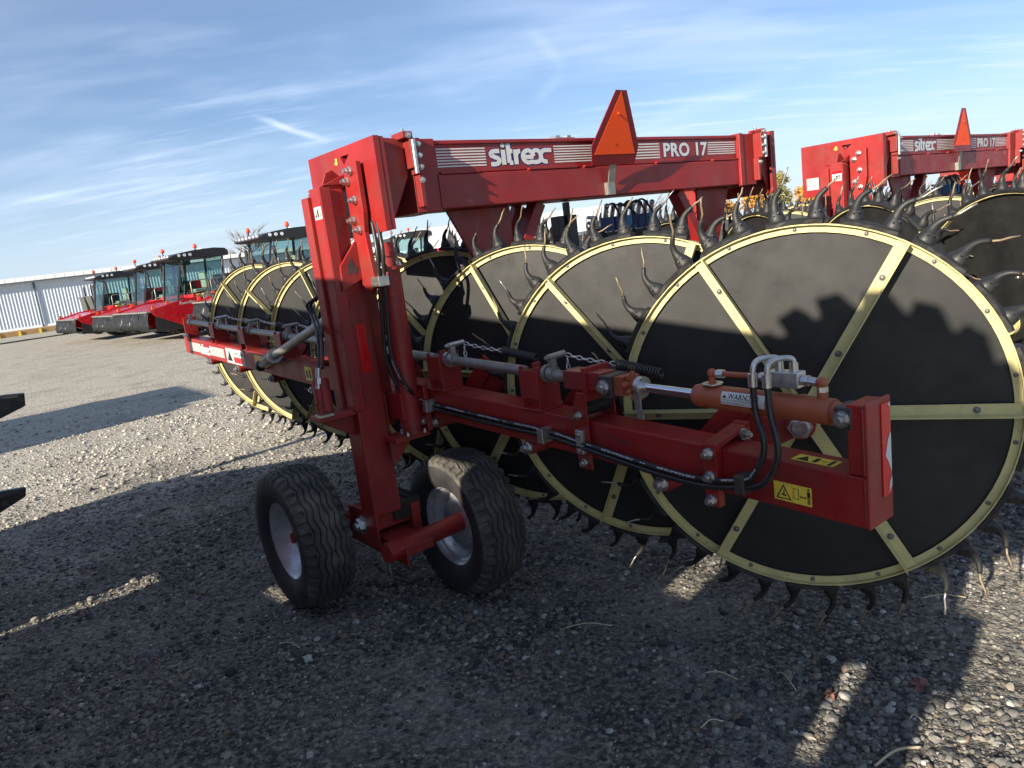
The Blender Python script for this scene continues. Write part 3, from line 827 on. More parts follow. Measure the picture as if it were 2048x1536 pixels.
def build_rake(name, loc, rz, label, fine=True):
    T = empty(name, V((0, 0, CAM_H)) + (V(loc) - V((0, 0, CAM_H))) * K, rz); T.scale = (K, K, K); tag(T, label, 'hay rake', 'hay rakes parked side by side in the yard')
    Q = .0035
    # ---------------- rear cross beam
    b = MB(); b.bb(-1.42, 1.23, 0, .26, 1.822, 2.0); bm_ = b.build('cross_beam', RED, T, .008)
    b = MB(); b.bb(-1.425, 1.235, .014, .245, 2.004, 2.172); b.bb(-1.425, 1.235, .004, .0135, 2.150, 2.172)
    pan = b.build('beam_panel', RED, T, .005)
    for x0, x1 in ((-1.40, -1.15), (-.80, -.42), (-.36, -.30), (.30, .56), (.90, 1.22)): MB().bb(x0, x1, -.004, .05, 2.0005, 2.012).build('weld_strip', RED, T, .002)
    b = MB(); b.bb(1.20, 1.245, -.02, .27, 1.812, 2.182); b.build('beam_end_rib', RED, T, .004)
    # decals
    mp = plane_map((0, .0136, 0), (1, 0, 0), (0, 0, 1))

    def stripes(u0, u1, v0, v1, n=7, sh=0.0):
        d = MB()
        for i in range(n):
            z = v0 + (v1 - v0) * i / (n - .45); rect(d, mp, u0 + sh * (i / n), u1, z, z + (v1 - v0) / n * .52, .0012)
        d.build('stripe_decal', WHITE, pan)
    stripes(-1.405, -1.085, 2.036, 2.132); stripes(-.585, .05, 2.036, 2.132); stripes(.05, .355, 2.036, 2.132, 6); stripes(.862, 1.19, 2.046, 2.130, 6, .012)
    lo, lf = logo(lambda u, v, l: mp(-1.055 + u, 2.036 + v, l), .1075, .0800)
    lo.build('logo_outline', NAVY, pan); lf.build('logo_face', WHITE, pan)
    t1, t2 = MB(), MB()
    put_text(t1, 'PRO 17', mp, .118, (.388, 2.046), .075, .0007, 1.18, space=1.06); put_text(t2, 'PRO 17', mp, .118, (.388, 2.046), .036, .0016, 1.18, space=1.06)
    t1.build('model_outline', NAVY, pan); t2.build('model_lettering', WHITE, pan)
    b = MB(); b.bb(-.52, -.36, .06, .14, 2.1725, 2.186); b.bb(-.50, -.47, .07, .13, 2.186, 2.2); b.bb(-.41, -.38, .07, .13, 2.186, 2.2); b.bb(-.48, -.40, .09, .11, 2.186, 2.194); b.build('roller_bracket', ALU, T)
    # ---------------- end boxes and plates, both ends
    L_ = []

    def part(mb, nm, m, bv=Q, mir=True):
        o = mb.build(nm, m, T, bv)
        if mir: L_.append(o)
        return o
    def bolts(nm, specs, m=ZINC, mir=True):
        for p_, ax_, r_, h_ in specs:
            q_ = MB(); q_.hexn(p_, ax_, r_, h_); part(q_, nm, m, 0, mir)
    b = MB(); b.bb(-1.575, -1.4255, -.012, .275, 1.815, 2.178); part(b, 'end_sleeve', RED)
    b = MB(); b.prism([(-1.755, -.005, 2.192), (-1.60, -.005, 2.178), (-1.60, -.005, 2.0), (-1.742, -.005, 1.742), (-1.757, -.005, 1.742)], (0, .012, 0)); part(b, 'end_gusset', RED)
    b = MB(); b.prism([(-1.755, .30, 2.19), (-1.577, .30, 2.17), (-1.577, .30, 1.86), (-1.755, .30, 1.742)], (0, .30, 0)); part(b, 'end_box', RED)
    b = MB()   # outer plate with its slotted hole: two panels around a triangular gap
    x = -1.79; H = [(.225, 2.150), (.325, 2.152), (.295, 2.105)]
    o_ = [(-.045, 1.742), (.715, 1.735), (.715, 2.198), (-.045, 2.192)]
    A = [(x, y, z) for y, z in (o_[3], o_[0], (.295, 1.739), H[2], H[0], (.225, 2.194))]
    B = [(x, y, z) for y, z in ((.295, 1.739), o_[1], o_[2], (.325, 2.195), H[1], H[2])]
    C_ = [(x, y, z) for y, z in ((.225, 2.194), H[0], H[1], (.325, 2.195))]
    for P_ in (A, B, C_): b.prism(P_, (.03, 0, 0))
    b.bb(-1.757, -1.735, -.043, -.020, 1.745, 2.188)
    plate = part(b, 'end_plate', RED, 0)
    d = MB(); mpp = plane_map((-1.7905, 0, 0), (0, -1, 0), (0, 0, 1))
    rect(d, mpp, -.385, -.365, 2.118, 2.150, .001); rect(d, mpp, -.395, -.385, 2.122, 2.132, .001); d.build('paint_mark', YELP, plate)
    if not fine:
        d = MB(); rect(d, mpp, -.672, -.555, 1.80, 1.905, .0012); d.build('white_sticker', WHITE, plate)
        d = MB()
        for k_, (u_, w_) in enumerate(((-.66, .07), (-.66, .05), (-.66, .085))): rect(d, mpp, u_, u_ + w_, 1.878 - k_ * .022, 1.884 - k_ * .022, .002)
        d.build('sticker_print', DKST, plate)
    # hinge hardware between sleeve and end box
    b = MB(); b.bb(-1.605, -1.585, -.075, .02, 2.03, 2.20); b.bb(-1.585, -1.555, -.085, -.013, 2.0, 2.17); b.bb(-1.640, -1.585, -.07, .04, 2.172, 2.205); b.bb(-1.570, -1.545, -.06, -.013, 1.84, 2.0); part(b, 'hinge_bracket', RED)
    b = MB(); b.cyl((-1.598, -.09, 2.0), (-1.598, -.09, 2.16), .012, 10); part(b, 'hinge_pin', ZINC, 0)
    N_ = (0, -1, 0)
    bolts('hinge_bolt', [((-1.57, -.085, z), N_, .011, .016) for z in (2.03, 2.085, 2.14)] + [((-1.61, -.07, 2.185), N_, .012, .016), ((-1.60, -.01, 2.205), (0, 0, 1), .012, .016), ((-1.558, -.06, 1.97), N_, .012, .016)])
    # ---------------- support post, set against the end plate
    _p0 = len(L_)
    b = MB(); b.bb(-1.970, -1.846, .236, .398, 1.52, 1.985); b.bb(-1.970, -1.803, .2362, .398, .24, 1.519); post = part(b, 'support_post', RED, .010)
    b = MB(); b.bb(-1.999, -1.973, .345, .425, .80, 1.960); part(b, 'post_flange', RED, .003)
    b = MB(); b.bb(-1.984, -1.9705, .222, .335, .84, 1.995); b.bb(-1.984, -1.925, .2215, .2355, .845, 1.99); part(b, 'post_cover', RED, .004)
    b = MB(); b.prism([(-1.845, .221, 1.715), (-1.946, .221, 1.598), (-1.952, .221, 1.472), (-1.800, .221, 1.535), (-1.782, .221, 1.63)], (0, -.016, 0)); part(b, 'post_gusset', RED, .003)
    b = MB(); b.prism([(-1.905, .2046, 1.60), (-1.878, .2046, 1.64), (-1.868, .2046, 1.60), (-1.848, .2046, 1.575), (-1.866, .2046, 1.545), (-1.885, .2046, 1.56), (-1.908, .2046, 1.55)], (0, -.0006, 0)); part(b, 'bare_patch', DKST, 0, False)
    b = MB(); b.prism([(-1.965, .245, 1.987), (-1.80, .245, 1.987), (-1.80, .395, 1.987), (-1.965, .395, 1.987)], (0, 0, .014)); part(b, 'post_cap', RED)
    b = MB(); b.prism([(-1.93, .30, 2.002), (-1.90, .30, 2.07), (-1.86, .30, 2.085), (-1.805, .30, 2.04), (-1.805, .30, 2.002)], (0, .016, 0)); part(b, 'lifting_lug', RED)
    b = MB(); b.prism([(-1.96, .238, 2.002), (-1.805, .238, 2.062), (-1.805, .238, 2.002)], (0, .014, 0)); part(b, 'cap_gusset', RED)
    b = MB(); b.prism([(-1.835, y, z) for y, z in ((.085, 2.095), (.232, 2.095), (.232, 1.50), (.13, 1.44), (.075, 1.50), (.105, 1.75), (.085, 1.85))], (.028, 0, 0)); part(b, 'bolt_flange', RED)
    X_ = (-1, 0, 0)
    bolts('flange_bolt', [((-1.836, y, z), X_, .018, .028) for y, z in ((.147, 2.056), (.190, 2.010), (.142, 1.913), (.187, 1.817), (.142, 1.766))])
    b = MB(); b.bb(-1.907, -1.853, .2305, .2355, 1.036, 1.292); part(b, 'red_reflector', REFL, 0)
    for z in (1.40, .90): MB().cyl((-1.89, .2355, z), (-1.89, .2315, z), .026, 16).build('plug', RED, post)
    mq = plane_map((-1.9845, .33, 1.842), (0, -1, 0), (0, 0, 1)); d = MB(); rect(d, mq, .012, .098, 0, .062, .0008); d.build('warning_label', WHITE, post)
    d = MB(); rect(d, mq, .012, .098, .066, .082, .0008, 0); rect(d, mq, .045, .062, .012, .048, .0014, 1); rect(d, mq, .076, .083, .012, .05, .0014, 1); poly(d, mq, [(.020, .012), (.038, .012), (.032, .046)], .0014, 1); d.build('label_print', [REFL, BLACKP], post)
    # vertical hinge tube the folding arm swings on
    HX, HY = -1.715, .135
    b = MB(); b.bb(-1.802, -1.70, .33, .345, .70, 1.50); part(b, 'post_web', REDD)
    b = MB(); b.cyl((HX, HY, .72), (HX, HY, 1.55), .060, 24); b.cyl((HX, HY, 1.55), (HX, HY, 1.566), .078, 24); b.cyl((HX, HY, .675), (HX, HY, .72), .052, 20); b.cyl((HX, HY, 1.566), (HX, HY, 1.69), .046, 18); b.cyl((HX, HY, 1.62), (HX, HY, 1.64), .056, 18)
    part(b, 'hinge_tube', RED, 0)
    b = MB(); b.bb(-1.8455, -1.63, .10, .25, .645, .673); b.prism([(-1.844, .17, .644), (-1.70, .17, .644), (-1.844, .17, .50)], (0, .012, 0)); part(b, 'hinge_ear', RED)
    bolts('hinge_tube_bolt', [((HX + .068 * math.cos(q * 1.57 + .6), HY + .068 * math.sin(q * 1.57 + .6), z), (0, 0, 1), .010, .016) for q in range(4) for z in (.673, 1.566)])
    b = MB(); b.bb(-1.78, -1.50, .10, .24, .76, .90); part(b, 'arm_bracket', RED)
    b = MB(); b.bb(-1.66, -1.63, .06, .30, .68, .93); part(b, 'bracket_plate', RED)
    bolts('bracket_bolt', [((-1.662, y, z), X_, .018, .03) for y, z in ((.10, .73), (.24, .72), (.13, .88))])
    # fold cylinder foot and its hoses on the outer side of the post
    b = MB(); b.bb(-2.175, -1.9715, .245, .375, .825, .852); b.prism([(-2.165, .30, .824), (-1.972, .30, .824), (-1.972, .30, .70)], (0, .012, 0)); part(b, 'cylinder_foot', RED)
    b = MB(); b.cyl((-2.105, .33, .853), (-2.075, .40, 1.02), .045, 18); part(b, 'cylinder_base', REDD)
    b = MB(); b.cyl((-2.148, .29, .853), (-2.135, .30, .995), .019, 12); b.cyl((-2.145, .29, .90), (-2.145, .29, .925), .023, 12); part(b, 'port_pipe', REDD)
    b = MB(); b.cyl((-2.135, .30, .995), (-2.112, .31, 1.10), .013, 10); b.cyl((-2.128, .303, 1.02), (-2.122, .305, 1.05), .018, 6, sm=False); part(b, 'hose_fitting', ZINC, 0)
    b = MB(); b.bb(-2.172, -2.10, .235, .315, .853, .866); part(b, 'lock_plate', ZINC, 0)
    for k, off in enumerate((0, .022)):
        b = MB(); b.tube(smooth_path([(-2.112 + off, .31, 1.09), (-2.085 + off, .33, 1.18), (-2.03 + off, .44, 1.28), (-1.985 + off, .58, 1.36), (-1.99 + off, .60, 1.415), (-1.975 + off, .48, 1.455), (-1.90 + off, .42, 1.52), (-1.84, .41, 1.60)], 6), .0085, 8); part(b, 'hose', HOSE, 0)
    b = MB(); b.cyl((-1.70, 2.24, .965), (-1.84, .60, 1.335), .030, 18); part(b, 'steering_strut', GREYP, 0)
    b = MB(); b.cyl((-1.70, 2.24, .965), (-1.722, 2.00, 1.02), .050, 18); b.cyl((-1.66, 2.50, .91), (-1.70, 2.24, .965), .024, 12); b.ball((-1.66, 2.50, .91), .045, 12, 8); part(b, 'strut_boot', BLK, 0)
    b = MB(); b.cyl((-1.7225, 1.985, 1.023), (-1.7245, 1.965, 1.027), .053, 16); part(b, 'boot_clamp', ZINC, 0)
    # ---------------- walking beam, axles, tyres (kept at full size under the frame)
    U0 = len(L_)
    b = MB(); b.bb(-2.235, -2.00, -.30, -.085, .385, .475); b.bb(-2.235, -2.222, -.33, -.05, .30, .47); b.bb(-2.045, -2.00, -.33, -.05, .30, .47); part(b, 'post_shoe', RED, .004)
    b = MB(); b.bb(-2.03, -1.99, -.315, -.06, .42, .50); b.bb(-2.13, -1.985, -.318, -.302, .41, .50); part(b, 'rubber_block', RUB, .004)
    b = MB(); b.bb(-2.205, -2.065, -.53, .09, .315, .358); b.bb(-2.21, -2.20, -.53, .09, .27, .36); b.cyl((-2.285, -.49, .350), (-1.86, -.445, .345), .043, 22); b.cyl((-2.34, .10, .345), (-2.08, .10, .345), .043, 22); part(b, 'walking_beam', RED, .003)
    b = MB(); b.hexn((-2.236, -.19, .40), (-1, 0, 0), .035, .03); part(b, 'pivot_bolt', ZINC, 0)
    w1 = gauge_wheel(T, (-2.42, .105, .342), False); w2 = gauge_wheel(T, (-1.83, -.44, .342), True); L_ += [w1, w2]
    w1.rotation_euler = (0.3, 0, 0)
    for o in L_[U0:]:
        o.location = CAML + (o.location - CAML) / K; o.scale = o.scale / K
    _p1 = len(L_)
    # ---------------- folding arm
    AX0, AX1 = -1.62, -1.485
    up = V((0, 0, 1))
    b = MB(); b.bar((-1.5525, -2.285, armz(-2.285)), (-1.5525, 4.74, armz(4.74)), .135, .160); arm = part(b, 'folding_arm', RED, .007)
    b = MB(); b.bb(-1.625, -1.48, -2.297, -2.286, .655, 1.035); b.bb(-1.62, -1.50, -2.2855, -2.235, .818, 1.03); part(b, 'arm_end_plate', RED, .004)
    b = MB(); b.bb(-1.545, -1.492, -2.3005, -2.2975, .735, 1.018); rf = part(b, 'end_reflector', REFL, 0)
    d = MB(); me_ = plane_map((0, -2.301, 0), (1, 0, 0), (0, 0, 1))
    for pts in ([(-1.494, .80), (-1.512, .835), (-1.53, .86), (-1.515, .90), (-1.500, .925), (-1.494, .92)], [(-1.494, .76), (-1.515, .742), (-1.505, .775), (-1.494, .79)], [(-1.494, 1.0), (-1.51, 1.012), (-1.494, 1.016)]): poly(d, me_, pts, .0006)
    d.build('torn_backing', WHITE, rf)
    # shaft along the top
    sh = lambda y: 1.062 + .0385 * y
    for y0, y1 in ((4.56, .02), (-.16, -.72), (-.86, -1.06)):
        b = MB(); b.cyl((-1.575, y0, sh(y0)), (-1.575, y1, sh(y1)), .0245, 18); part(b, 'shaft', GREYP, 0)
    ys = [3.72, 2.92, 2.12, 1.32, -.03, -.80]
    for y in ys:
        z = armz(y) + .0805; s = sh(y); b = MB()
        for yy in (y - .058, y + .058):
            P = [(-1.625, yy, z), (-1.50, yy, z), (-1.50, yy, s + .034), (-1.545, yy, s + .034), (-1.547, yy, s + .01), (-1.603, yy, s + .01), (-1.605, yy, s + .034), (-1.625, yy, s + .034)]
            b.prism(P, (0, .009, 0))
        b.bb(-1.631, -1.6255, y - .06, y + .062, z + .05, s + .02); part(b, 'shaft_bracket', RED, .002)
        b = MB(); b.cyl((-1.575, y - .065, s), (-1.575, y - .085, s), .040, 18); b.cyl((-1.575, y - .095, s), (-1.575, y - .125, s), .034, 18); b.bb(-1.59, -1.56, y - .122, y - .098, s + .028, s + .075); b.cyl((-1.595, y - .11, s + .075), (-1.50, y - .11, s + .078), .014, 10); b.hexn((-1.598, y - .11, s + .075), (-1, 0, 0), .010, .012); part(b, 'shaft_lever', ZINC if rng.random() < .6 else GREYP, 0)
        b = MB(); chain_mb(b, (-1.50, y - .12, s + .072), (-1.44, y - .36, s + .03), 9, .006, .0036); chain_mb(b, (-1.53, y - .16, s + .06), (-1.535, y - .17, s - .06), 5, 0, .0036); part(b, 'chain', ZINC, 0)
        b = MB(); spring_mb(b, (-1.44, y - .36, s + .03), (-1.39, y - .56, s - .01), .0195, 17, .0042); part(b, 'spring', STEELW if rng.random() < .5 else DKST, 0)
    b = MB(); b.bb(-1.63, -1.50, 4.60, 4.615, armz(4.6) + .05, sh(4.6) + .05); b.bb(-1.632, -1.622, 4.50, 4.614, armz(4.6) + .05, armz(4.6) + .13); part(b, 'shaft_end_bracket', RED)
    bolts('end_bolt', [((-1.632, yy, armz(4.55) + .11), X_, .014, .02) for yy in (4.53, 4.58)])
    b = MB(); b.cyl((-1.575, 4.565, sh(4.56)), (-1.575, 4.50, sh(4.5)), .034, 16); b.bb(-1.59, -1.56, 4.51, 4.54, sh(4.5) + .03, sh(4.5) + .08); part(b, 'end_lever', ZINC, 0)
    # weld beads and a long scrape
    def weld(p0, p1, nm='weld_bead'):
        p0, p1 = V(p0), V(p1); k_ = max(4, int((p1 - p0).length / .008)); r_w = random.Random(k_)
        part(MB().tube([p0.lerp(p1, i / k_) for i in range(k_ + 1)], [.0042 + r_w.uniform(-.0012, .0012) + (.0008 if i % 2 else 0) for i in range(k_ + 1)], 6), nm, RED, 0)
    for y in ys:
        z = armz(y) + .0805
        weld((-1.628, y - .066, z), (-1.628, y + .074, z)); weld((-1.622, y - .062, z), (-1.50, y - .062, z))
    weld((-1.621, -2.284, .66), (-1.621, -2.284, .81)); weld((-1.622, -2.232, .818), (-1.505, -2.232, .818)); weld((-1.622, -2.284, .82), (-1.622, -2.284, 1.02))
    weld((-1.846, .2355, 1.52), (-1.97, .2355, 1.52)); weld((-1.972, .245, .855), (-1.972, .375, .855)); weld((-1.803, .232, .68), (-1.803, .232, .90))
    weld((-1.757, -.008, 1.76), (-1.757, -.008, 2.17)); weld((-1.425, -.014, 1.83), (-1.425, -.014, 2.0))
    if fine:
        d = MB(); poly(d, lambda u, v, l: V((-1.6206 - l, -u, armz(-u) + v)), [(1.20, .040), (1.30, .031), (1.385, .026), (1.390, .021), (1.30, .0255), (1.22, .036)], .0006); d.build('paint_scrape', DKST, arm)
        d = MB(); poly(d, lambda u, v, l: V((-1.6206 - l, -u, armz(-u) + v)), [(1.29, .016), (1.39, .010), (1.39, .008), (1.29, .0135)], .0006); d.build('paint_scrape', DKST, arm)
    # clamps on the arm near its rear end
    y = -1.765; z = armz(y)
    b = MB(); b.bb(-1.655, -1.622, y - .028, y + .028, z - .125, z + .10); b.bb(-1.483, -1.45, y - .028, y + .028, z - .125, z + .135); b.prism([(-1.655, y - .028, z + .10), (-1.45, y - .028, z + .135), (-1.45, y - .028, z + .115), (-1.62, y - .028, z + .082)], (0, .056, 0)); part(b, 'arm_clamp', RED)
    bolts('clamp_bolt', [((-1.656, y, zz), X_, .017, .024) for zz in (z + .068, z - .015, z - .10)] + [((-1.50, y - .029, z + .10), N_, .017, .024)])
    y = -1.12; z = armz(y)
    b = MB(); b.prism([(-1.640, y - .042, z - .125), (-1.640, y + .036, z - .125), (-1.640, y + .042, z + .13), (-1.640, y + .012, z + .20), (-1.640, y - .042, z + .20)], (.010, 0, 0)); b.bb(-1.629, -1.48, y - .04, y - .02, z + .16, z + .30); b.bb(-1.476, -1.466, y - .04, y + .04, z - .11, z + .20); part(b, 'strap_bracket', RED)
    b = MB(); b.cyl((-1.629, y + .0, z + .125), (-1.477, y, z + .125), .030, 18); part(b, 'rubber_roller', RUB, 0)
    bolts('strap_bolt', [((-1.641, y, z + .105), X_, .014, .02), ((-1.641, y - .005, z - .095), X_, .014, .02)])
    b = MB(); b.bb(-1.662, -1.641, y - .022, y + .018, z - .055, z + .045); hc = part(b, 'hose_block', ALU, .003, False)
    for zz in (z + .028, z - .038): MB().hexn((-1.663, y - .002, zz), X_, .008, .008).build('bolt', ZINC, hc)
    # lift cylinder
    zc = lambda y: .998 + .03 * (y + 1.9)
    b = MB(); b.bb(-1.62, -1.53, -1.245, -1.02, .985, 1.062); part(b, 'yoke', RED, .004)
    b = MB(); b.bb(-1.628, -1.522, -1.30, -1.235, .965, 1.055); part(b, 'yoke_strap', DKST, .004); b = MB(); b.hexn((-1.629, -1.265, 1.012), (-1, 0, 0), .024, .02); part(b, 'yoke_pin', ZINC, 0)
    b = MB(); b.cyl((-1.575, -1.30, 1.012), (-1.575, -1.40, 1.012), .030, 18); b.bb(-1.607, -1.543, -1.345, -1.30, .975, 1.05)
    for q in range(9):
        a = q * .7; b.cyl((-1.575 + .03 * math.cos(a), -1.35 - .006 * q, 1.012 + .03 * math.sin(a)), (-1.575 + .056 * math.cos(a), -1.352 - .006 * q, 1.012 + .056 * math.sin(a)), .010, 8)
    part(b, 'rod_eye', ORNG, 0)
    b = MB(); b.cyl((-1.575, -1.402, 1.012), (-1.575, -1.425, 1.011), .041, 20); b.bb(-1.61, -1.603, -1.43, -1.40, .93, 1.01); b.bb(-1.612, -1.605, -1.44, -1.41, .895, .93); part(b, 'rod_collar', ZINC, 0)
    b = MB(); b.cyl((-1.575, -1.42, 1.011), (-1.575, -1.70, 1.002), .0185, 20); part(b, 'piston_rod', CHROME, 0)
    b = MB(); b.cyl((-1.575, -1.685, 1.002), (-1.575, -2.175, .990), .0415, 28); b.cyl((-1.575, -1.672, 1.002), (-1.575, -1.685, 1.002), .038, 28); b.cyl((-1.575, -2.17, .990), (-1.575, -2.235, .986), .034, 20, .030); b.cyl((-1.575, -1.74, 1.03), (-1.575, -1.74, 1.052), .016, 12); b.cyl((-1.575, -2.14, 1.02), (-1.575, -2.14, 1.05), .016, 12)
    cyl = part(b, 'lift_cylinder', ORNG, 0)
    b = MB(); b.bb(-1.622, -1.53, -2.252, -2.198, .952, 1.02); part(b, 'clevis', DKST, .004); b = MB(); b.hexn((-1.623, -2.224, .986), (-1, 0, 0), .021, .02); part(b, 'clevis_pin', ZINC, 0)
    # label wrapped round the barrel
    if fine:
        def mcyl(u, v, l):
            a = R_(180) - v / .0415; r = .0418 + l
            return V((-1.575 + r * math.cos(a), -1.80 - u, 1.0 - .0245 * (u + .11) * 0 - .0 + (-.0) + r * math.sin(a) + (.002 - .0245 * (u)) * 1))
        d = MB()
        for i in range(6): rect(d, mcyl, 0, .165, -.030 + i * .0105, -.030 + (i + 1) * .0105, .0005)
        d.build('warning_decal', WHITE, cyl)
        d = MB(); put_text(d, 'WARNING', mcyl, .024, (.026, .010), .02, .0010, 1.0); poly(d, mcyl, [(.006, .011), (.022, .011), (.014, .027)], .0010)
        for i, s_ in enumerate(('USE PINNED AS LOCKBAR TO CHECK FOR LEAKS', 'PRESSURIZED FLUID. HAZARDOUS OR', 'SERIOUS INJURY. STUDY MANUAL')): put_text(d, s_, mcyl, .0052, (.004, .003 - .0095 * i), .01, .0010)
        poly(d, mcyl, [(.108, -.026), (.128, -.026), (.132, -.016), (.120, -.010), (.108, -.016)], .0010); poly(d, mcyl, [(.114, -.004), (.124, -.006), (.122, .002)], .001); rect(d, mcyl, .142, .149, -.026, -.012, .001)
        d.build('decal_print', BLACKP, cyl)
    # valve block with fittings and steel pipe
    b = MB(); b.bb(-1.60, -1.55, -2.075, -1.965, 1.058, 1.108); part(b, 'valve_block', ALU, .003)
    b = MB(); b.cyl((-1.575, -2.076, 1.082), (-1.575, -2.10, 1.081), .017, 6, sm=False); b.cyl((-1.575, -2.10, 1.081), (-1.575, -2.125, 1.078), .014, 6, sm=False)
    b.cyl((-1.575, -2.14, 1.05), (-1.575, -2.14, 1.066), .017, 6, sm=False)
    b.cyl((-1.575, -1.964, 1.084), (-1.575, -1.93, 1.084), .015, 6, sm=False); b.cyl((-1.575, -1.79, 1.084), (-1.575, -1.762, 1.084), .015, 6, sm=False)
    b.lathe([(.001, 0), (.036, 0), (.036, .004), (.001, .004)], (-1.575, -1.74, 1.046), (0, 0, 1), 20, sm=False)
    part(b, 'fitting', ZINC, 0)
    for yy in (-1.985, -2.035):
        b = MB(); b.cyl((-1.575, yy - .015, 1.108), (-1.575, yy - .015, 1.135), .014, 8); b.tube(smooth_path([(-1.575, yy - .015, 1.13), (-1.578, yy - .012, 1.148), (-1.60, yy + .005, 1.154), (-1.635, yy + .022, 1.150), (-1.652, yy + .028, 1.130), (-1.655, yy + .03, 1.075)], 4), .0090, 10)
        b.cyl((-1.655, yy + .03, 1.112), (-1.656, yy + .03, 1.07), .015, 12); part(b, 'hose_elbow', ZINC, 0)
    b = MB(); b.cyl((-1.575, -1.93, 1.084), (-1.575, -1.79, 1.084), .0095, 12); b.ball((-1.575, -1.74, 1.084), .017, 10, 6); b.cyl((-1.575, -1.74, 1.05), (-1.575, -1.74, 1.084), .012, 10); b.cyl((-1.575, -1.765, 1.084), (-1.575, -1.74, 1.084), .012, 10); b.ball((-1.575, -2.14, 1.078), .018, 10, 6); b.cyl((-1.575, -2.14, 1.06), (-1.575, -2.14, 1.078), .015, 10); b.cyl((-1.575, -2.125, 1.078), (-1.575, -2.14, 1.078), .013, 10); part(b, 'pressure_pipe', ORNG, 0)
    # two hoses down the end, along the arm and up the hinge tube
    H1 = [(-1.656, -1.955, 1.09), (-1.658, -1.960, .985), (-1.664, -1.985, .915), (-1.668, -1.985, .855), (-1.668, -1.95, .785), (-1.664, -1.90, .752), (-1.652, -1.72, .722), (-1.656, -1.50, .735), (-1.652, -1.13, .772), (-1.638, -.90, .790), (-1.638, -.58, .800), (-1.642, .05, .832), (-1.74, .07, .925), (-1.80, .085, 1.10), (-1.80, .07, 1.30), (-1.80, .04, 1.50), (-1.80, .01, 1.66), (-1.78, .06, 1.80)]
    H2 = [(-1.656, -2.005, 1.09), (-1.662, -2.015, .985), (-1.668, -2.035, .915), (-1.672, -2.035, .845), (-1.672, -1.985, .762), (-1.666, -1.90, .728), (-1.654, -1.72, .700), (-1.658, -1.50, .712), (-1.654, -1.13, .752), (-1.640, -.90, .768), (-1.640, -.58, .776), (-1.644, .05, .808), (-1.75, .11, .90), (-1.81, .125, 1.08), (-1.81, .11, 1.28), (-1.81, .08, 1.48), (-1.81, .05, 1.64), (-1.79, .09, 1.80)]
    for k, Hh in enumerate((H1, H2)):
        P = smooth_path(Hh, 8); b = MB(); b.tube(P, .0105, 10); ho = part(b, 'hydraulic_hose', HOSE, 0)
        if fine and k == 0:
            d = MB(); cum = [0]
            for i in range(1, len(P)): cum.append(cum[-1] + (P[i] - P[i - 1]).length)

            def mh(u, v, l):
                u = min(max(u, 0), cum[-1] - 1e-4); i = max(j for j in range(len(cum)) if cum[j] <= u); i = min(i, len(P) - 2)
                t = (u - cum[i]) / (cum[i + 1] - cum[i]); p = P[i].lerp(P[i + 1], t); tg = (P[i + 1] - P[i]).normalized()
                s_ = V((-1, 0, 0)) - tg * V((-1, 0, 0)).dot(tg); s_.normalize(); w_ = s_.cross(tg)
                if w_.z < 0: w_ = -w_
                a = v / .0105
                return p + (s_ * math.cos(a) + w_ * math.sin(a)) * (.0107 + l)
            u = .30
            while u < cum[-1] - .45:
                # printed along the hose, reading away from the block
                for s_, w_ in (('EN 857 1SC 6 1/4" WP 225 bar (3260 psi)', .25),):
                    vv, ff = text_tris(s_, .0098, .03); L0 = max(x for x, _ in vv)
                    d.add([mh(u + L0 - x, .002 + y, .0004) for x, y in vv], ff)
                rect(d, mh, u + .225, u + .235, .003, .006, .0004); rect(d, mh, u + .24, u + .25, .003, .006, .0004); u += .285
            d.build('hose_print', WHITE, ho)
    for y, z in ((-1.895, .741), (-.90, .779), (.03, .822), ):
        b = MB(); b.bb(-1.685, -1.622, y - .018, y + .018, z - .034, z + .03); part(b, 'hose_clip', ZINC if y > -1.8 else DKST, .003)
    b = MB(); b.bb(-1.845, -1.785, .015, .10, 1.475, 1.525); part(b, 'tube_hose_clip', ZINC, .003)
    # decals on the arm
    if fine:
        def ma(u, v, l): return V((-1.6205 - l, -u, armz(-u) + v))
        d = MB(); rect(d, ma, 1.985, 2.115, -.052, .010, .0007); d.build('pictogram_label', YELP, arm)
        d = MB()
        for pts in ([(1.992, -.046), (2.046, -.046), (2.019, .004)],): poly(d, ma, pts, .0011)
        poly(d, ma, [(2.054, -.038), (2.072, -.038), (2.072, -.002), (2.054, -.002)], .0011); rect(d, ma, 2.078, 2.094, -.028, -.025, .0011); poly(d, ma, [(2.075, -.0265), (2.080, -.021), (2.080, -.032)], .0011); poly(d, ma, [(2.097, -.0265), (2.092, -.021), (2.092, -.032)], .0011)
        rect(d, ma, 2.100, 2.110, -.022, -.004, .0011); rect(d, ma, 2.1005, 2.104, -.046, -.022, .0011); rect(d, ma, 2.106, 2.1095, -.046, -.022, .0011); poly(d, ma, [(2.105 + .0042 * math.cos(q * .785), .002 + .0042 * math.sin(q * .785)) for q in range(8)], .0012); rect(d, ma, 2.0492, 2.0500, -.052, .010, .0011)
        d.build('pictogram', BLACKP, arm)
        d = MB(); poly(d, ma, [(1.999, -.042), (2.039, -.042), (2.019, -.004)], .0015); poly(d, ma, [(2.056, -.036), (2.070, -.036), (2.070, -.004), (2.056, -.004)], .0015); d.build('pictogram_field', YELP, arm)
        d = MB(); poly(d, ma, [(2.012, -.032), (2.028, -.036), (2.030, -.032), (2.022, -.028), (2.024, -.014), (2.020, -.014), (2.018, -.028), (2.012, -.028)], .0019); d.build('pictogram_hand', BLACKP, arm)
        mt = lambda u, v, l: V((-1.60 + v, -u, armz(-u) + .0803 + l))
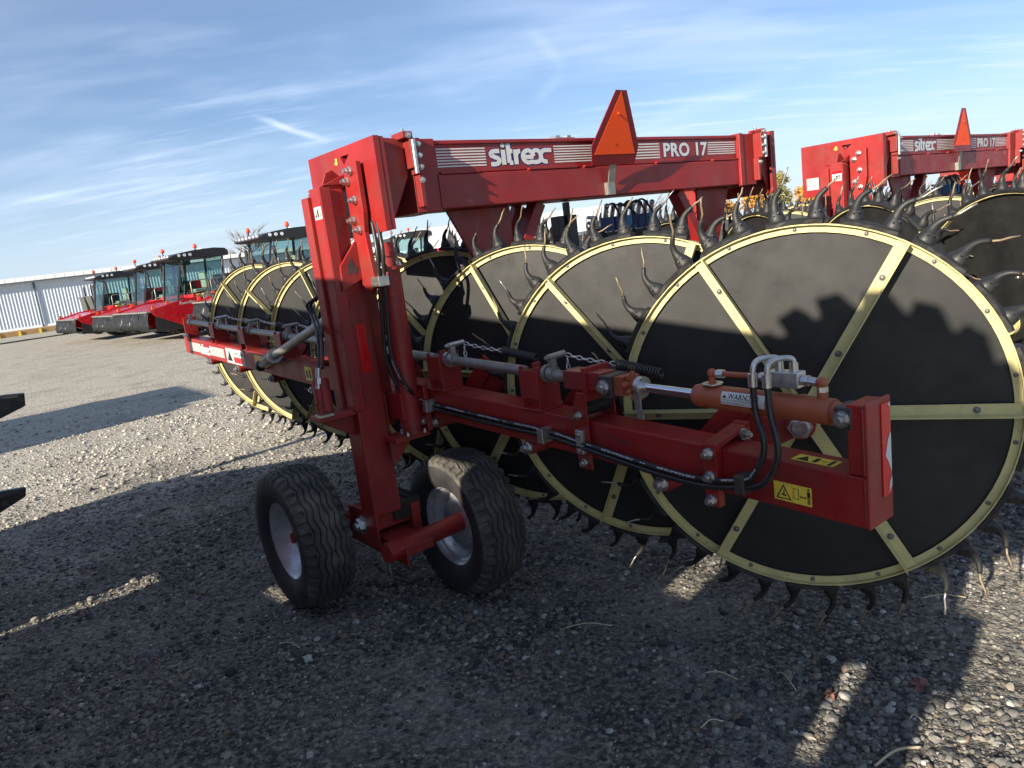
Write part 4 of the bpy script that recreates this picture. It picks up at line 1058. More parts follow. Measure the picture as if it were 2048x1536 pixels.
        d = MB(); rect(d, mt, 2.03, 2.17, .01, .07, .0007); d.build('top_label', YELP, arm)
        d = MB(); poly(d, mt, [(2.04, .018), (2.085, .018), (2.062, .062)], .0011); rect(d, mt, 2.094, 2.110, .02, .06, .0011); rect(d, mt, 2.118, 2.138, .038, .042, .0011); rect(d, mt, 2.146, 2.158, .016, .064, .0011); d.build('top_pictogram', BLACKP, arm)
        d = MB()
        for i in range(7): rect(d, ma, -4.58, -4.20, -.040 + i * .0125, -.033 + i * .0125, .0007); rect(d, ma, -3.92, -3.50, -.040 + i * .0125, -.033 + i * .0125, .0007)
        d.build('stripe_decal', WHITE, arm)
        a0, a1 = logo(lambda u, v, l: ma(-4.20 + u, -.048 + v, l), .070, .068); a0.build('logo_outline', NAVY, arm); a1.build('logo_face', WHITE, arm)
        d = MB(); rect(d, ma, -3.44, -2.98, -.068, .062, .0012); d.build('danger_label', WHITE, arm)
        d = MB(); poly(d, ma, [(-3.42, -.05), (-3.28, -.05), (-3.35, .05)], .002, 1); rect(d, ma, -3.25, -3.00, -.058, -.005, .002, 0); put_text(d, 'DO NOT STAND', ma, .034, (-3.25, .012), .02, .002, 1.0, 1); d.build('danger_print', [REFL, BLACKP], arm)
        d = MB(); rect(d, ma, -2.72, -2.48, -.055, .055, .0012); d.build('amber_reflector', AMBER, arm)
        d = MB(); rect(d, ma, -1.72, -1.60, -.05, .05, .0012); d.build('lift_label', YELP, arm); d = MB(); rect(d, ma, -1.70, -1.67, -.03, .02, .002); rect(d, ma, -1.65, -1.62, -.03, .03, .002); d.build('lift_print', BLACKP, arm)
    # ---------------- mirror the left-hand hardware to the right
    for i_, o in enumerate(L_):
        c_ = mirror_part(o)
        if _p0 <= i_ < _p1: c_.location.y += .50
    # ---------------- slow moving vehicle sign
    lean = .27 if fine else .03

    def sg(u, v): return V((-.168 + u, -.060 - lean * (v - 2.0), 2.0 + (v - 2.0) * .945))
    n = V((0, -.957, -.287)) * -1
    b = MB(); b.prism([sg(u, v) for u, v in ((-.045, 2.432), (.045, 2.432), (.205, 2.11), (.185, 2.0), (-.185, 2.0), (-.205, 2.11))], n * .006); sb = b.build('slow_vehicle_sign', SRED, T)
    b = MB(); b.prism([sg(u, v) - n * .0018 for u, v in ((0, 2.425), (.178, 2.062), (-.178, 2.062))], n * .001); b.build('sign_triangle', SORG, sb)
    b = MB(); b.cyl(sg(-.012, 2.30) - n * .003, sg(-.012, 2.30) - n * .013, .006, 8); b.build('rivet', SORG, sb)
    b = MB(); put_text(b, 'A', lambda u, v, l: sg(u, v) - n * l, .028, (-.006, 2.108), .01, .0032); b.build('maker_mark', SRED, sb)
    b = MB(); b.prism([sg(-.028, 2.05) + n * .0085, sg(.028, 2.05) + n * .0085, V((-.145, -.032, 1.90)), V((-.201, -.032, 1.90))], (0, .005, 0)); b.bb(-.201, -.145, -.032, -.027, 1.825, 1.90); b.bb(-.208, -.202, -.03, -.001, 1.826, 1.90); b.build('sign_bracket', GREYP, T)
    # ---------------- middle frame under the beam
    b = MB(); b.prism([(-1.30, .14, 1.8215), (-.86, .14, 1.8215), (-.86, .14, 1.25), (-1.0, .14, 1.25)], (0, .02, 0)); b.build('frame_gusset', RED, T, Q)
    b = MB(); b.prism([(1.26, .14, 1.8215), (.88, .14, 1.8215), (.88, .14, 1.25), (1.02, .14, 1.25)], (0, .02, 0)); b.build('frame_gusset', RED, T, Q)
    for p_, q_, w_ in (((-.66, .13, 1.821), (-1.02, .13, 1.25), .09), ((.62, .13, 1.821), (.98, .13, 1.25), .09), ((-.70, .25, 1.821), (-1.02, .25, 1.25), .06)): MB().bar(p_, q_, w_, .07).build('frame_brace', RED, T, Q)
    b = MB(); b.bar((-1.1, .2, 1.24), (1.1, .2, 1.24), .12, .14); b.bar((0, .2, 1.2), (0, 6.2, .75), .16, .20); b.bar((-1.0, .24, 1.24), (0, 3.0, 1.0), .10, .12); b.bar((1.0, .24, 1.24), (0, 3.0, 1.0), .10, .12); b.build('main_frame', RED, T, .005)
    b = MB(); b.bb(-.13, .13, 6.1, 6.5, .55, .78); b.cyl((0, 6.35, -.30), (0, 6.35, .9), .045, 14); b.bb(-.12, .12, 6.25, 6.45, -.305, -.28); b.build('drawbar_jack', DKST, T, Q)
    # hydraulic manifold with hoses
    b = MB(); b.bb(-.02, .55, .27, .38, 1.47, 1.60); b.bb(-.30, -.27, .26, .30, 1.45, 1.822); b.bb(-.36, -.20, .28, .36, 1.52, 1.74); hv = b.build('hydraulic_manifold', BLK, T, Q)
    for x, c in ((.03, NAVYB), (.13, NAVYB), (.24, LBLUE), (.36, NAVYB), (.47, LBLUE)):
        b = MB(); b.bb(x, x + .085, .25, .30, 1.605, 1.70); b.build('solenoid', c, hv)
    b = MB()
    for i in range(8): b.cyl((.05 + i * .065, .27, 1.70), (.05 + i * .065, .25, 1.76), .016, 8); b.ball((.05 + i * .065, .245, 1.77), .020, 8, 5)
    for i in range(7): b.cyl((-.13, .25, 1.50 + i * .035), (-.05, .25, 1.498 + i * .034), .012, 8)
    b.build('hose_coupling', ZINC, hv)
    r = random.Random(3)
    for i in range(6):
        x = .05 + i * .055; e_ = r.uniform(.02, .16); b = MB(); b.tube(smooth_path([(x, .245, 1.77), (x + .03 + e_ * .3, .22, 1.76 + r.uniform(0, .03)), (x + e_, r.uniform(.15, .23), 1.63 + r.uniform(-.06, .06)), (x - .03 + e_ * .5, r.uniform(.16, .24), 1.53 + r.uniform(-.05, .05)), (x - .18, .22, 1.47 + r.uniform(-.03, .06)), (-.06, .23, 1.47 + i * .012)], 5), .0075, 6); b.build('hose', HOSE, T)
    for i in range(6):
        b = MB(); b.tube(smooth_path([(-.13, .25, 1.50 + i * .035), (.02, .25, 1.49 + i * .02), (.15, .3, 1.46)], 4), .009, 6); b.build('hose', HOSE, T)
    # ---------------- rake wheels with their cranks
    for k in range(8):
        for side in (-1, 1):
            cx, cy, cz = -1.058 - .0088 * k, -1.768 + .788 * k, .827 + .0244 * k
            rz_ = R_(-63.3)
            ph = R_((0, 8, -4, 11, 3, -8, 14, 6)[k] + (side + 1) * 9)
            f_ = fine and ((side < 0 and k < 6) or (side > 0 and k < 2))
            if side > 0: cx -= .03
            nx, ny = -.893, -.449
            w = rake_wheel(T, (cx if side < 0 else -cx, cy, cz), rz_ if side < 0 else -rz_, ph, f_, side > 0, seed=k * 2 + (side > 0))
            py, pz = cy + .27, armz(cy + .27) - .115
            b = MB(); b.cyl((-1.60, py, pz), (-1.42, py, pz), .036, 16); b.bar((-1.45, py, pz), (cx + nx * .17, cy + ny * .17, cz + .02), .016, .11); b.bar((-1.44, py + .02, pz + .02), (-1.36, cy + .04, armz(cy) + .20), .014, .09); b.prism([(-1.43, py - .02, pz), (-1.33, cy - .05, cz + .01), (-1.36, cy + .10, armz(cy) + .22), (-1.42, py + .02, pz + .05)], (.012, .004, 0)); b.cyl((cx + nx * .21, cy + ny * .21, cz), (cx + nx * .085, cy + ny * .085, cz), .052, 20)
            cr_ = b.build('crank_arm', RED, T, 0)
            b = MB(); b.hexn((-1.601, py, pz), (-1, 0, 0), .024, .030); b.cyl((cx + nx * .21, cy + ny * .21, cz), (cx + nx * .235, cy + ny * .235, cz), .044, 6, sm=False); b.cyl((cx + nx * .235, cy + ny * .235, cz), (cx + nx * .245, cy + ny * .245, cz), .034, 16, .028, sm=False); b.build('crank_nut', ZINC, cr_)
            if side > 0: cr_.scale = (-1, 1, 1)
    return T


PSI = R_(37.3)
RT = V((math.cos(PSI), math.sin(PSI), 0)); FW = V((-math.sin(PSI), math.cos(PSI), 0))
O1 = RT * 3.63 + FW * 3.306
rake1 = build_rake('hay_rake', O1, PSI, 'nearest red wheel rake, its rear beam lettered PRO 17 seen in full', True)
rake2 = build_rake('hay_rake', O1 + RT * 4.86 + FW * -.12 + V((0, 0, -.05)), PSI, 'second red wheel rake cut off by the right edge of the photo', False)
#@@TAIL@@
rake3 = copy_tree(rake2); rake3.location = V((0, 0, CAM_H)) + (O1 + RT * 9.75 + FW * .15 + V((0, 0, -.05 - CAM_H))) * K
rake3['label'] = 'third red wheel rake farthest right, only its far rake wheels showing'


# ------------------------------------------------------------------ added shade caster beside the viewer, unseen but for its black forks
def build_shade_caster():
    T = empty('shade_caster', V((0, 0, CAM_H)) + (O1 - V((0, 0, CAM_H))) * K, PSI); T.scale = (K, K, K); tag(T, 'added unseen red frame shaped to cast the foreground shade, two black forks sticking out at the left edge', 'farm implement')
    X = -4.55
    b = MB(); b.bar((X, -2.55, 2.35), (X, 3.95, 2.50), .16, .34); b.build('shade_beam', RED, T, .008)
    rows = [(.64, .92), (.93, 1.20), (1.21, 1.48), (1.49, 1.72), (1.73, 1.96), (1.97, 2.20)]
    for i, (z0, z1) in enumerate(rows):
        y1 = 2.45 if z0 > 1.4 else 2.45 + (1.62 - (z0 + z1) / 2) * 1.55
        e0 = -2.96 + (0, .05, -.03, .09, .02, .06)[i]; cuts = [(e0, y1)]
        if i == 4: cuts = [(e0, y1)]
        if i == 3: cuts = [(e0, -.72), (-.42, y1)]
        if i == 1: cuts = [(e0, -2.70), (-2.57, y1)]
        if i == 2: cuts = [(e0, -1.72), (-1.50, y1)]  # gaps shaped to let sun patches through onto tyre and ground
        for a, c in cuts: MB().bb(X - .03, X + .03, a, c - (0 if c < 2 else .0), z0, z1).build('shade_panel', RED, T, .004)
    for y in (-2.72, -1.5, .0, 1.4, 2.35): MB().bb(X - .11, X - .031, y - .05, y + .05, .5, 2.34).build('upright', REDD, T, .004)
    b = MB(); b.bb(X - .10, X + .05, -2.99, 4.2, .47, .585); b.build('shade_rail', DKST, T, .004)
    for a, c in ((-2.98, .42), (.86, 4.2)): MB().bb(X - .028, X + .028, a, c, .586, .639).build('shade_filler', DKST, T)
    for a, c, z in ((-2.98, .72, .04), (.98, 1.55, .04), (1.75, 4.2, .04)): MB().bb(X - .03, X + .02, a, c, z - .33, .469).build('shade_skirt', DKST, T)  # added to block low sun, gaps leave lit strips on the ground
    b = MB(); b.bar((X, 3.9, 2.5), (X, 4.1, .63), .10, .10); b.build('front_stay', RED, T, .004)
    b = MB(); b.prism([(X - .02, 2.5, 1.62), (X - .02, 4.3, .64), (X - .02, 2.5, .64)], (-.03, 0, 0)); b.build('shade_front', RED, T)
    for y in (-1.75, 1.0):
        w = link('tyre', TYRE_ME, T, loc=(X - .22, y, .25), scale=(1.2, 1.6, 1.6)); link('wheel_rim', WRIM_ME, w)
        MB().cyl((X - .7, y, .25), (X - .1, y, .25), .05, 14).build('axle', DKST, T)
        w = link('tyre', TYRE_ME, T, loc=(X - .9, y, .25), scale=(1.2, 1.6, 1.6)); link('wheel_rim', WRIM_ME, w)
    w = MB()   # unseen lugged wheel added for the scalloped shadow on the near disc
    w.lathe([(.20, -.10), (.28, -.13), (.43, -.12), (.46, 0), (.43, .12), (.28, .13), (.20, .10)], (X, -2.74, 2.22), (1, 0, 0), 40)
    for k in range(19):
        a = 2 * math.pi * k / 19; c = V((X, -2.74 + .455 * math.cos(a), 2.22 + .455 * math.sin(a)))
        w.box(c, (.22, .085, .085), Matrix.Rotation(a - math.pi / 2, 3, 'X') @ Matrix.Rotation(.5, 3, 'Z'))
    w = w.build('shadow_tyre', TYRE, T); MB().lathe([(.001, .02), (.12, .02), (.2, .09), (.21, .09)], (X, -2.74, 2.22), (1, 0, 0), 30).build('shadow_rim', RIMS, w)
    MB().bar((X - .05, -2.7, 1.9), (X - .05, -2.7, 2.3), .1, .1).build('shadow_carrier', DKST, T)
    for (y, zt, zb, x1, zr) in ((3.0, 1.0, .845, -3.205, .10), (2.2, .49, .36, -3.375, .065)):
        P = [(X, y, zt + .02), (x1 - .10, y, zt + .004), (x1 + .012, y, zt - .008), (x1, y, zt - zr), (x1 - .16, y, zb), (X, y, zb - .05)]
        f = MB(); f.prism(P, (0, .05, 0)); fo = f.build('fork', BLK, T, .008)
        MB().hexn((x1 - .115, y - .001, (zt + zb) / 2 - .01), (0, -1, 0), .017, .02).build('bolt', DKST, fo)
        f = MB(); f.bb(x1 - .5, x1 - .03, y - .012, y - .001, zt - .028, zt - .008); f.build('wear_strip', DKST, fo)


build_shade_caster()


# ------------------------------------------------------------------ windrowers
def build_windrower():
    T = empty('windrower')
    # chassis, hood
    b = MB(); b.bb(-.95, .95, -3.4, 1.1, .85, 1.20); b.build('chassis', REDB, T, .02)
    b = MB(); b.prism([(-.85, -3.6, 1.2), (-.85, -.9, 1.2), (-.85, -.9, 2.35), (-.85, -3.2, 2.2), (-.85, -3.6, 1.9)], (1.7, 0, 0)); b.build('engine_hood', REDB, T, .05)
    for x in (-.865, .852): MB().bb(x, x + .012, -2.9, -1.4, 1.45, 2.05).build('side_grille', MESHG, T)
    # header
    pf = [(1.25, .60), (1.55, .48), (2.0, .48), (3.15, 1.08), (3.30, 1.30), (2.2, 1.52), (1.35, 1.60), (1.15, 1.20)]
    for x in (-2.05, 2.01):
        o = MB(); o.prism([(x, y, z) for y, z in pf], (.05, 0, 0)); o = o.build('end_shield', REDB, T, .015)
        sx = -1 if x < 0 else 1
        mpw = (plane_map((x - .001, 2.3, 1.36), (0, -1, 0), (0, 0, 1)) if x < 0 else plane_map((x + .051, 1.5, 1.36), (0, 1, 0), (0, 0, 1)))
        d = MB(); put_text(d, 'RazorBar', mpw, .16, (.1, 0), .01, .002, shear=.25); d.build('lettering', WHITE, o)
        o = MB(); o.prism([(x + .01, 3.12, 1.06), (x + .01, 2.0, .47), (x + .01, 2.3, .44), (x + .01, 3.2, .48)], (.03, 0, 0)); o.build('skid_shield', BLK, T)
        MB().bb(x - .004, x + .05, 2.55, 2.66, 1.46, 1.56).build('marker_lamp', BEAC, T)
        MB().bb(x - .004, x + .05, 3.1, 3.2, 1.31, 1.45).build('marker_lamp', BEAC, T)
    b = MB(); b.prism([(-1.99, y, z) for y, z in ((1.2, 1.50), (2.2, 1.47), (3.25, 1.25), (3.25, 1.20), (1.2, 1.42))], (3.98, 0, 0)); b.build('header_deck', REDB, T)
    b = MB(); b.bar((-1.8, 1.45, 1.62), (1.8, 1.45, 1.62), .14, .12); b.build('header_tube', REDB, T, .02)
    b = MB(); b.bb(-1.7, 1.7, 1.4, 2.6, .40, .50); b.build('cutter_bar', BLK, T)
    r = random.Random(4)
    for k in range(4):
        x0 = -2.04 + k * 1.025; n = 14; vs = []; fs = []
        for i in range(n + 1):
            for j, z in enumerate((1.22, 1.0, .8, .58)):
                vs.append((x0 + 1.0 * i / n, 3.36 + .12 * j / 3 + .05 * math.sin(i * 1.9 + j * 1.5 + k) + r.uniform(-.03, .03), z))
        for i in range(n):
            for j in range(3): fs.append((i * 4 + j, i * 4 + j + 1, i * 4 + j + 5, i * 4 + j + 4))
        c = MB(); c.add(vs, fs, 0, True); c = c.build('curtain', CURT, T)
        m = c.modifiers.new('s', 'SOLIDIFY'); m.thickness = .012
        MB().bb(x0, x0 + 1.0, 3.25, 3.42, 1.215, 1.265).build('curtain_rail', GREYP, T)
    for x in (-2.36, 2.345):
        c = MB(); c.add([(x + .0, 2.55 + .1 * i, z + .02 * (i % 2)) for i in range(9) for z in (1.22 - .02 * abs(i - 8), .62)], [(2 * i, 2 * i + 1, 2 * i + 3, 2 * i + 2) for i in range(8)], 0, True)
    # drive and caster tyres
    for x in (-1.55, 1.55):
        w = MB(); w.lathe([(.38, -.24), (.5, -.29), (.80, -.27), (.84, -.2), (.84, .2), (.80, .27), (.5, .29), (.38, .24)], (x, 0.1, .86), (1, 0, 0), 40)
        for k in range(20):
            a = 2 * math.pi * k / 20
            for s_ in (-1, 1):
                a2 = a + (.08 if s_ > 0 else -.08); w.box((x + s_ * .13, .1 + .855 * math.cos(a2), .86 + .855 * math.sin(a2)), (.27, .06, .07), Matrix.Rotation(a2 - math.pi / 2, 3, 'X') @ Matrix.Rotation(s_ * .6, 3, 'Z'))
        w = w.build('drive_tyre', TYRE, T); MB().lathe([(.001, .05), (.2, .05), (.34, .2), (.40, .24), (.40, .2), (.3, -.1), (.001, -.1)], (x, .1, .86), (math.copysign(1, x), 0, 0), 30).build('drive_rim', TANK, w)
        w = MB(); w.lathe([(.22, -.14), (.3, -.17), (.48, -.15), (.5, 0), (.48, .15), (.3, .17), (.22, .14)], (x * .8, -3.0, .5), (1, 0, 0), 30); w.build('caster_tyre', TYRE, T)
        MB().bar((x * .8 - .25, -3.0, .5), (x * .6, -2.9, 1.0), .1, .1).build('caster_fork', REDB, T)
    # cab
    fr = {}
    b4 = [(-.78, 1.30, 1.45), (.78, 1.30, 1.45), (.85, -.55, 1.45), (-.85, -.55, 1.45)]
    t4 = [(-.92, .95, 3.05), (.92, .95, 3.05), (.90, -.75, 3.05), (-.90, -.75, 3.05)]
    for p, q in zip(b4, t4): MB().bar(p, q, .07, .07).build('cab_pillar', BLK, T)
    names = ('windscreen', 'side_window', 'rear_window', 'side_window')
    for i in range(4):
        j = (i + 1) % 4; P = [V(b4[i]), V(b4[j]), V(t4[j]), V(t4[i])]
        g_ = MB(); n_ = (P[1] - P[0]).cross(P[3] - P[0]).normalized(); g_.prism(P, n_ * .006); g_.build(names[i], GLASS, T)
        MB().bar(P[0], P[1], .06, .06).build('cab_sill', BLK, T)
    MB().bb(-.8, .8, -.55, 1.2, 1.25, 1.44).build('cab_floor', REDB, T)
    MB().bb(-1.35, -.82, -.7, 1.1, 1.20, 1.26).build('platform', REDB, T)
    b = MB(); b.prism([(-1.05, y, z) for y, z in ((-.98, 3.06), (.9, 3.06), (1.30, 3.08), (1.46, 3.12), (1.44, 3.16), (1.22, 3.25), (.85, 3.33), (.3, 3.39), (-.4, 3.41), (-.85, 3.36), (-.98, 3.26))], (2.1, 0, 0)); b.build('cab_roof', BLK, T, .08)
    for x in (-.75, -.45, -.15, .15, .45, .75): MB().cyl((x, 1.33, 3.20), (x, 1.36, 3.185), .075, 12).build('work_light', LAMPG, T)
    for x in (-1.062, 1.052):
        for y in (1.02, .80, .58): MB().cyl((x, y, 3.22), (x + .012, y, 3.22), .06, 12).build('work_light', LAMPG, T)
    for x, y in ((-.95, .3), (.95, .9)):
        MB().cyl((x, y, 3.33), (x, y, 3.46), .025, 8).build('beacon_stem', BLK, T); MB().lathe([(.001, .16), (.05, .15), (.075, .08), (.08, 0), (.001, 0)], (x, y, 3.46), (0, 0, 1), 14).build('beacon', BEAC, T)
    MB().lathe([(.001, .09), (.12, .08), (.17, .03), (.17, 0), (.001, 0)], (0, -.3, 3.385), (0, 0, 1), 20).build('antenna_dome', TANK, T)
    for x in (-1.18, 1.18):
        MB().bb(x - .09, x + .09, .98, 1.06, 2.35, 2.85).build('mirror', BLK, T, .03); MB().tube([(x * .78, .98, 3.0), (x, 1.0, 3.0), (x, 1.0, 2.85)], .018, 6).build('mirror_arm', BLK, T)
    b = MB(); b.bb(-.25, .25, -.15, .35, 1.70, 1.86); b.bb(-.25, .25, -.28, -.12, 1.86, 2.50); b.build('seat', SEATC, T, .05)
    b = MB(); b.cyl((0, .75, 1.5), (0, .62, 2.1), .04, 10); b.lathe([(.17, -.015), (.19, 0), (.17, .015)], (0, .62, 2.12), (0, -.25, 1), 18, True); b.build('steering_column', BLK, T)
    b = MB(); b.bb(.30, .50, .10, .60, 1.85, 2.05); b.bb(.36, .5, .55, .62, 2.05, 2.35); b.build('console', BLK, T, .02)
    for x, y, m in ((-1.15, .65, YELP), (-1.12, .30, TANK), (-1.15, .0, TANK)): MB().bb(x - .14, x + .14, y - .12, y + .12, 1.262, 1.66).build('storage_box', m, T, .03)
    for k, (x, y0, y1) in enumerate(((-1.33, -.6, .1), (-1.33, .2, .9))):
        MB().tube([(x, y0, 1.26), (x, y0, 2.15), (x, y0 + .06, 2.2), (x, y1 - .06, 2.2), (x, y1, 2.15), (x, y1, 1.26)], .02, 7).build('handrail', GREYP, T); MB().tube([(x, y0, 1.75), (x, y1, 1.75)], .015, 6).build('handrail', GREYP, T)
    for z in (.55, .85, 1.1): MB().bb(-1.75, -1.38, -.55, -.1, z, z + .04).build('step', DKST, T)
    for o in T.children:
        if o.name.split('.')[0] in ('end_shield', 'skid_shield', 'marker_lamp', 'header_deck', 'header_tube', 'cutter_bar', 'curtain', 'curtain_rail'): o.location.y -= .45
    return T


LW = O1 + RT * -9.6 + FW * 7.0  # unseen windrower copy placed here to throw the long gravel shadow
WR_LABELS = [('nearest red windrower, its black cab roof rising behind the rake wheels left of the post', (-7.45, 27.3), 0),
             ('red windrower with black cab, rightmost of the three parked clear of the rake', (-12.3, 31.2), 0),
             ('red windrower with black cab, middle one of the three parked clear of the rake', (-15.55, 35.4), 0),
             ('red windrower with black cab, leftmost of the three, nearest the white shed', (-20.15, 40.4), 0),
             ('unseen windrower copy added left of the frame to throw the long shadow on the gravel', (LW.x, LW.y), 2),
             ('windrower copy standing in for the tractor cab in the gap between the support post and the beam braces', (-4.6, 42.6), 1)]  # last entry: windrower copy stands in for a grey-roofed tractor
proto = build_windrower(); tag(proto, cat='windrower', group='red windrowers parked in a row')
for i, (lab, (x, y), k) in enumerate(WR_LABELS):
    o = proto if i == 0 else copy_tree(proto)
    o.location = (x, y, gheight(x, y)); o.rotation_euler = (0, 0, R_((131, 133, 129.5, 132, 127.3, 108)[i])); o['label'] = lab
    o.scale = (1, 1, 1)

# black mesh-backed bins standing on a red machine beyond the windrowers
T = empty('seed_bins', (-23.6, 44.5, gheight(-23.6, 44.5)), R_(128)); tag(T, 'red frame with three tapered dark mesh bins left of the windrowers', 'farm implement')
MB().bb(-3.2, 3.0, -.5, .6, .9, 1.25).build('frame', REDB, T, .02)
for k in range(3):
    x = -2.4 + k * 2.2
    b = MB(); v8 = [(x - .5, .45, 1.26), (x + .5, .45, 1.26), (x + .5, -.35, 1.26), (x - .5, -.35, 1.26), (x - .85, .6, 2.35), (x + .85, .6, 2.35), (x + .85, -.5, 2.35), (x - .85, -.5, 2.35)]
    b.add(v8, [(0, 1, 5, 4), (1, 2, 6, 5), (2, 3, 7, 6), (3, 0, 4, 7), (4, 5, 6, 7), (3, 2, 1, 0)]); b.build('bin', MESHG, T, .02)
    MB().bb(x + .95, x + 1.2, -.3, .4, 1.26, 2.3).build('bin_support', REDB, T)
    MB().tube([(x + .2, .3, 2.36), (x + .25, .3, 2.8), (x + .1, .3, 2.95)], .04, 6).build('bin_lever', BLK, T)
for x in (-2.6, 2.4): MB().lathe([(.3, -.2), (.62, -.2), (.66, 0), (.62, .2), (.3, .2)], (x, 0, .64), (1, 0, 0), 24).build('tyre', TYRE, T)


# ------------------------------------------------------------------ long ribbed shed
def build_shed():
    p0 = V((-58.0, 74.6, 0)); p1 = V((-12.0, 101.0, 0)); d = (p1 - p0).normalized(); nrm = V((d.y, -d.x, 0))
    z0 = gheight(-45, 82) - .05; H = 4.05 - z0; Ln = (p1 - p0).length
    T = empty('metal_shed', (p0.x, p0.y, z0), math.atan2(d.y, d.x)); tag(T, 'long shed with pale ribbed metal wall and white roof edge at left', 'building')
    # local: x along wall, -y towards viewer
    pitch = .305; n = int(Ln / pitch); vs = []; fs = []
    prof = [(0, 0), (.07, -.0), (.105, -.055), (.165, -.055), (.20, 0)]
    for i in range(n):
        for (a, c) in prof: vs += [(i * pitch + a, c, 0), (i * pitch + a, c, H)]
    for i in range(len(vs) // 2 - 1): fs.append((2 * i, 2 * i + 2, 2 * i + 3, 2 * i + 1))
    MB().add(vs, fs).build('ribbed_wall', SIDING, T)
    b = MB(); b.bb(0, Ln, .08, 24, 0, H - .05); b.build('inner_wall', SIDING, T)
    b = MB(); b.prism([(-.6, -.75, H - .02), (-.6, -.75, H + .46), (-.6, 12, H + .9), (-.6, 24.6, H + .46), (-.6, 24.6, H - .02)], (Ln + 1.2, 0, 0)); b.build('roof', ROOFW, T)
    b = MB(); b.bb(-.6, Ln + .6, -.78, -.755, H - .10, H + .06); b.build('gutter', TRIMD, T)
    for i in range(int(Ln / .9)): MB().bb(i * .9, i * .9 + .05, -.77, -.751, H + .08, H + .455).build('roof_rib', ROOFW, T)
    for x in (10.6, 32.0): MB().bar((x, -.16, 0), (x, -.16, H - .1), .16, .12).build('downspout', TRIMD, T)
    MB().bb(20.0, 20.35, -.42, -.07, H - 1.6, H - 1.35).build('wall_lamp', TRIMD, T, .03)
    MB().bb(0, Ln, -.10, -.058, 0, .25).build('base_flashing', ROOFW, T)


build_shed()


def build_office():
    T = empty('office_building', (1.0, 66.0, gheight(1, 66)), R_(-6)); tag(T, 'white roofed building seen small under the beam between the tines', 'building')
    MB().bb(-9.0, 9.0, 0, 14, 0, 2.55).build('wall', SIDING, T)
    b = MB(); b.prism([(-10, -.6, 2.5), (-10, -.6, 2.75), (-10, 7, 4.7), (-10, 14.6, 2.75), (-10, 14.6, 2.5)], (20, 0, 0)); b.build('roof', ROOFW, T)
    for i in range(7):
        x = -8.2 + i * 2.4; o = MB().bb(x, x + 1.7, -.06, -.01, .7, 2.2).build('window', CARG, T); MB().bb(x - .08, x + 1.78, -.05, -.012, .6, .695).build('sill', ROOFW, o)
    MB().bb(-2.6, -2.2, 5, 5.6, 4.1, 5.3).build('vent_pipe', ROOFW, T)


build_office()
T = empty('far_shed', (-10.5, 84, gheight(-10.5, 84)), R_(12)); tag(T, 'low grey shed far off in the gap below the beam', 'building')
MB().bb(-7, 7, 0, 8, 0, 2.6).build('wall', SIDING, T); b = MB(); b.prism([(-7.5, -.4, 2.55), (-7.5, 4, 4.0), (-7.5, 8.4, 2.55)], (15, 0, 0)); b.build('roof', ROOFW, T)
for x in (-4, 0, 4): MB().bb(x - 1, x + 1, -.05, -.01, .1, 2.2).build('door', GREYP, T)

# ------------------------------------------------------------------ low-loader trailer by the shed
T = empty('lowboy_trailer', (-34.5, 50.5, gheight(-34.5, 50.5)), R_(38)); tag(T, 'tan low loader trailer with raised gooseneck parked along the shed', 'trailer')
b = MB(); b.bar((-.5, 0, .62), (11.0, 0, .62), 2.4, .16); b.build('deck', TAN, T, .02)
MB().bb(-.5, 11.0, -1.24, -1.205, .40, .72).build('deck_rail', TAN, T)
for i in range(9): MB().bb(.3 + i * 1.2, .42 + i * 1.2, -1.30, -1.245, .36, .70).build('stake_pocket', YELP, T)
b = MB(); b.prism([(-4.6, -1.2, 1.05), (-3.0, -1.2, 1.25), (-1.6, -1.2, 1.50), (-.9, -1.2, 1.40), (-.3, -1.2, .80), (-.3, -1.2, .5), (-1.0, -1.2, .62), (-1.8, -1.2, 1.1), (-4.6, -1.2, .85)], (0, 2.4, 0)); b.build('gooseneck', TAN, T, .02)
for x in (-3.2, -2.0):
    for y in (-1.18, 1.0):
        w = MB().lathe([(.27, -.13), (.46, -.13), (.5, -.08), (.5, .08), (.46, .13), (.27, .13)], (x, y, .5), (0, 1, 0), 28).build('tyre', TYRE, T)
        MB().lathe([(.28, .12), (.2, .04), (.08, .04), (.08, .10), (.001, .10)], (x, y, .5), (0, -1, 0), 20).build('wheel_rim', TANK, w)
MB().bb(-1.35, -1.05, -1.22, -1.0, .30, .95).build('landing_leg', TANK, T)


# ------------------------------------------------------------------ parked cars far right
def build_car(loc, rz, label, m):
    T = empty('parked_car', loc, rz); tag(T, label, 'car', 'cars parked far off at the yard edge')
    b = MB(); b.prism([(-2.3, -.9, .4), (2.3, -.9, .4), (2.35, -.9, .8), (1.3, -.9, .95), (-2.3, -.9, 1.0)], (0, 1.8, 0)); b.build('body', m, T, .06)
    b = MB(); b.prism([(-2.1, -.8, 1.0), (1.1, -.8, .96), (.4, -.8, 1.55), (-1.8, -.8, 1.6)], (0, 1.6, 0)); b.build('cabin', CARG, T, .05)
    b = MB(); b.prism([(-1.75, -.78, 1.58), (.38, -.78, 1.55), (.3, -.78, 1.64), (-1.7, -.78, 1.67)], (0, 1.56, 0)); b.build('roof', m, T, .03)
    for x in (-1.45, 1.45):
        for y in (-.88, .7): MB().lathe([(.001, -.1), (.33, -.1), (.35, 0), (.33, .1), (.001, .1)], (x, y + .08, .35), (0, 1, 0), 18).build('wheel', TYREW, T)


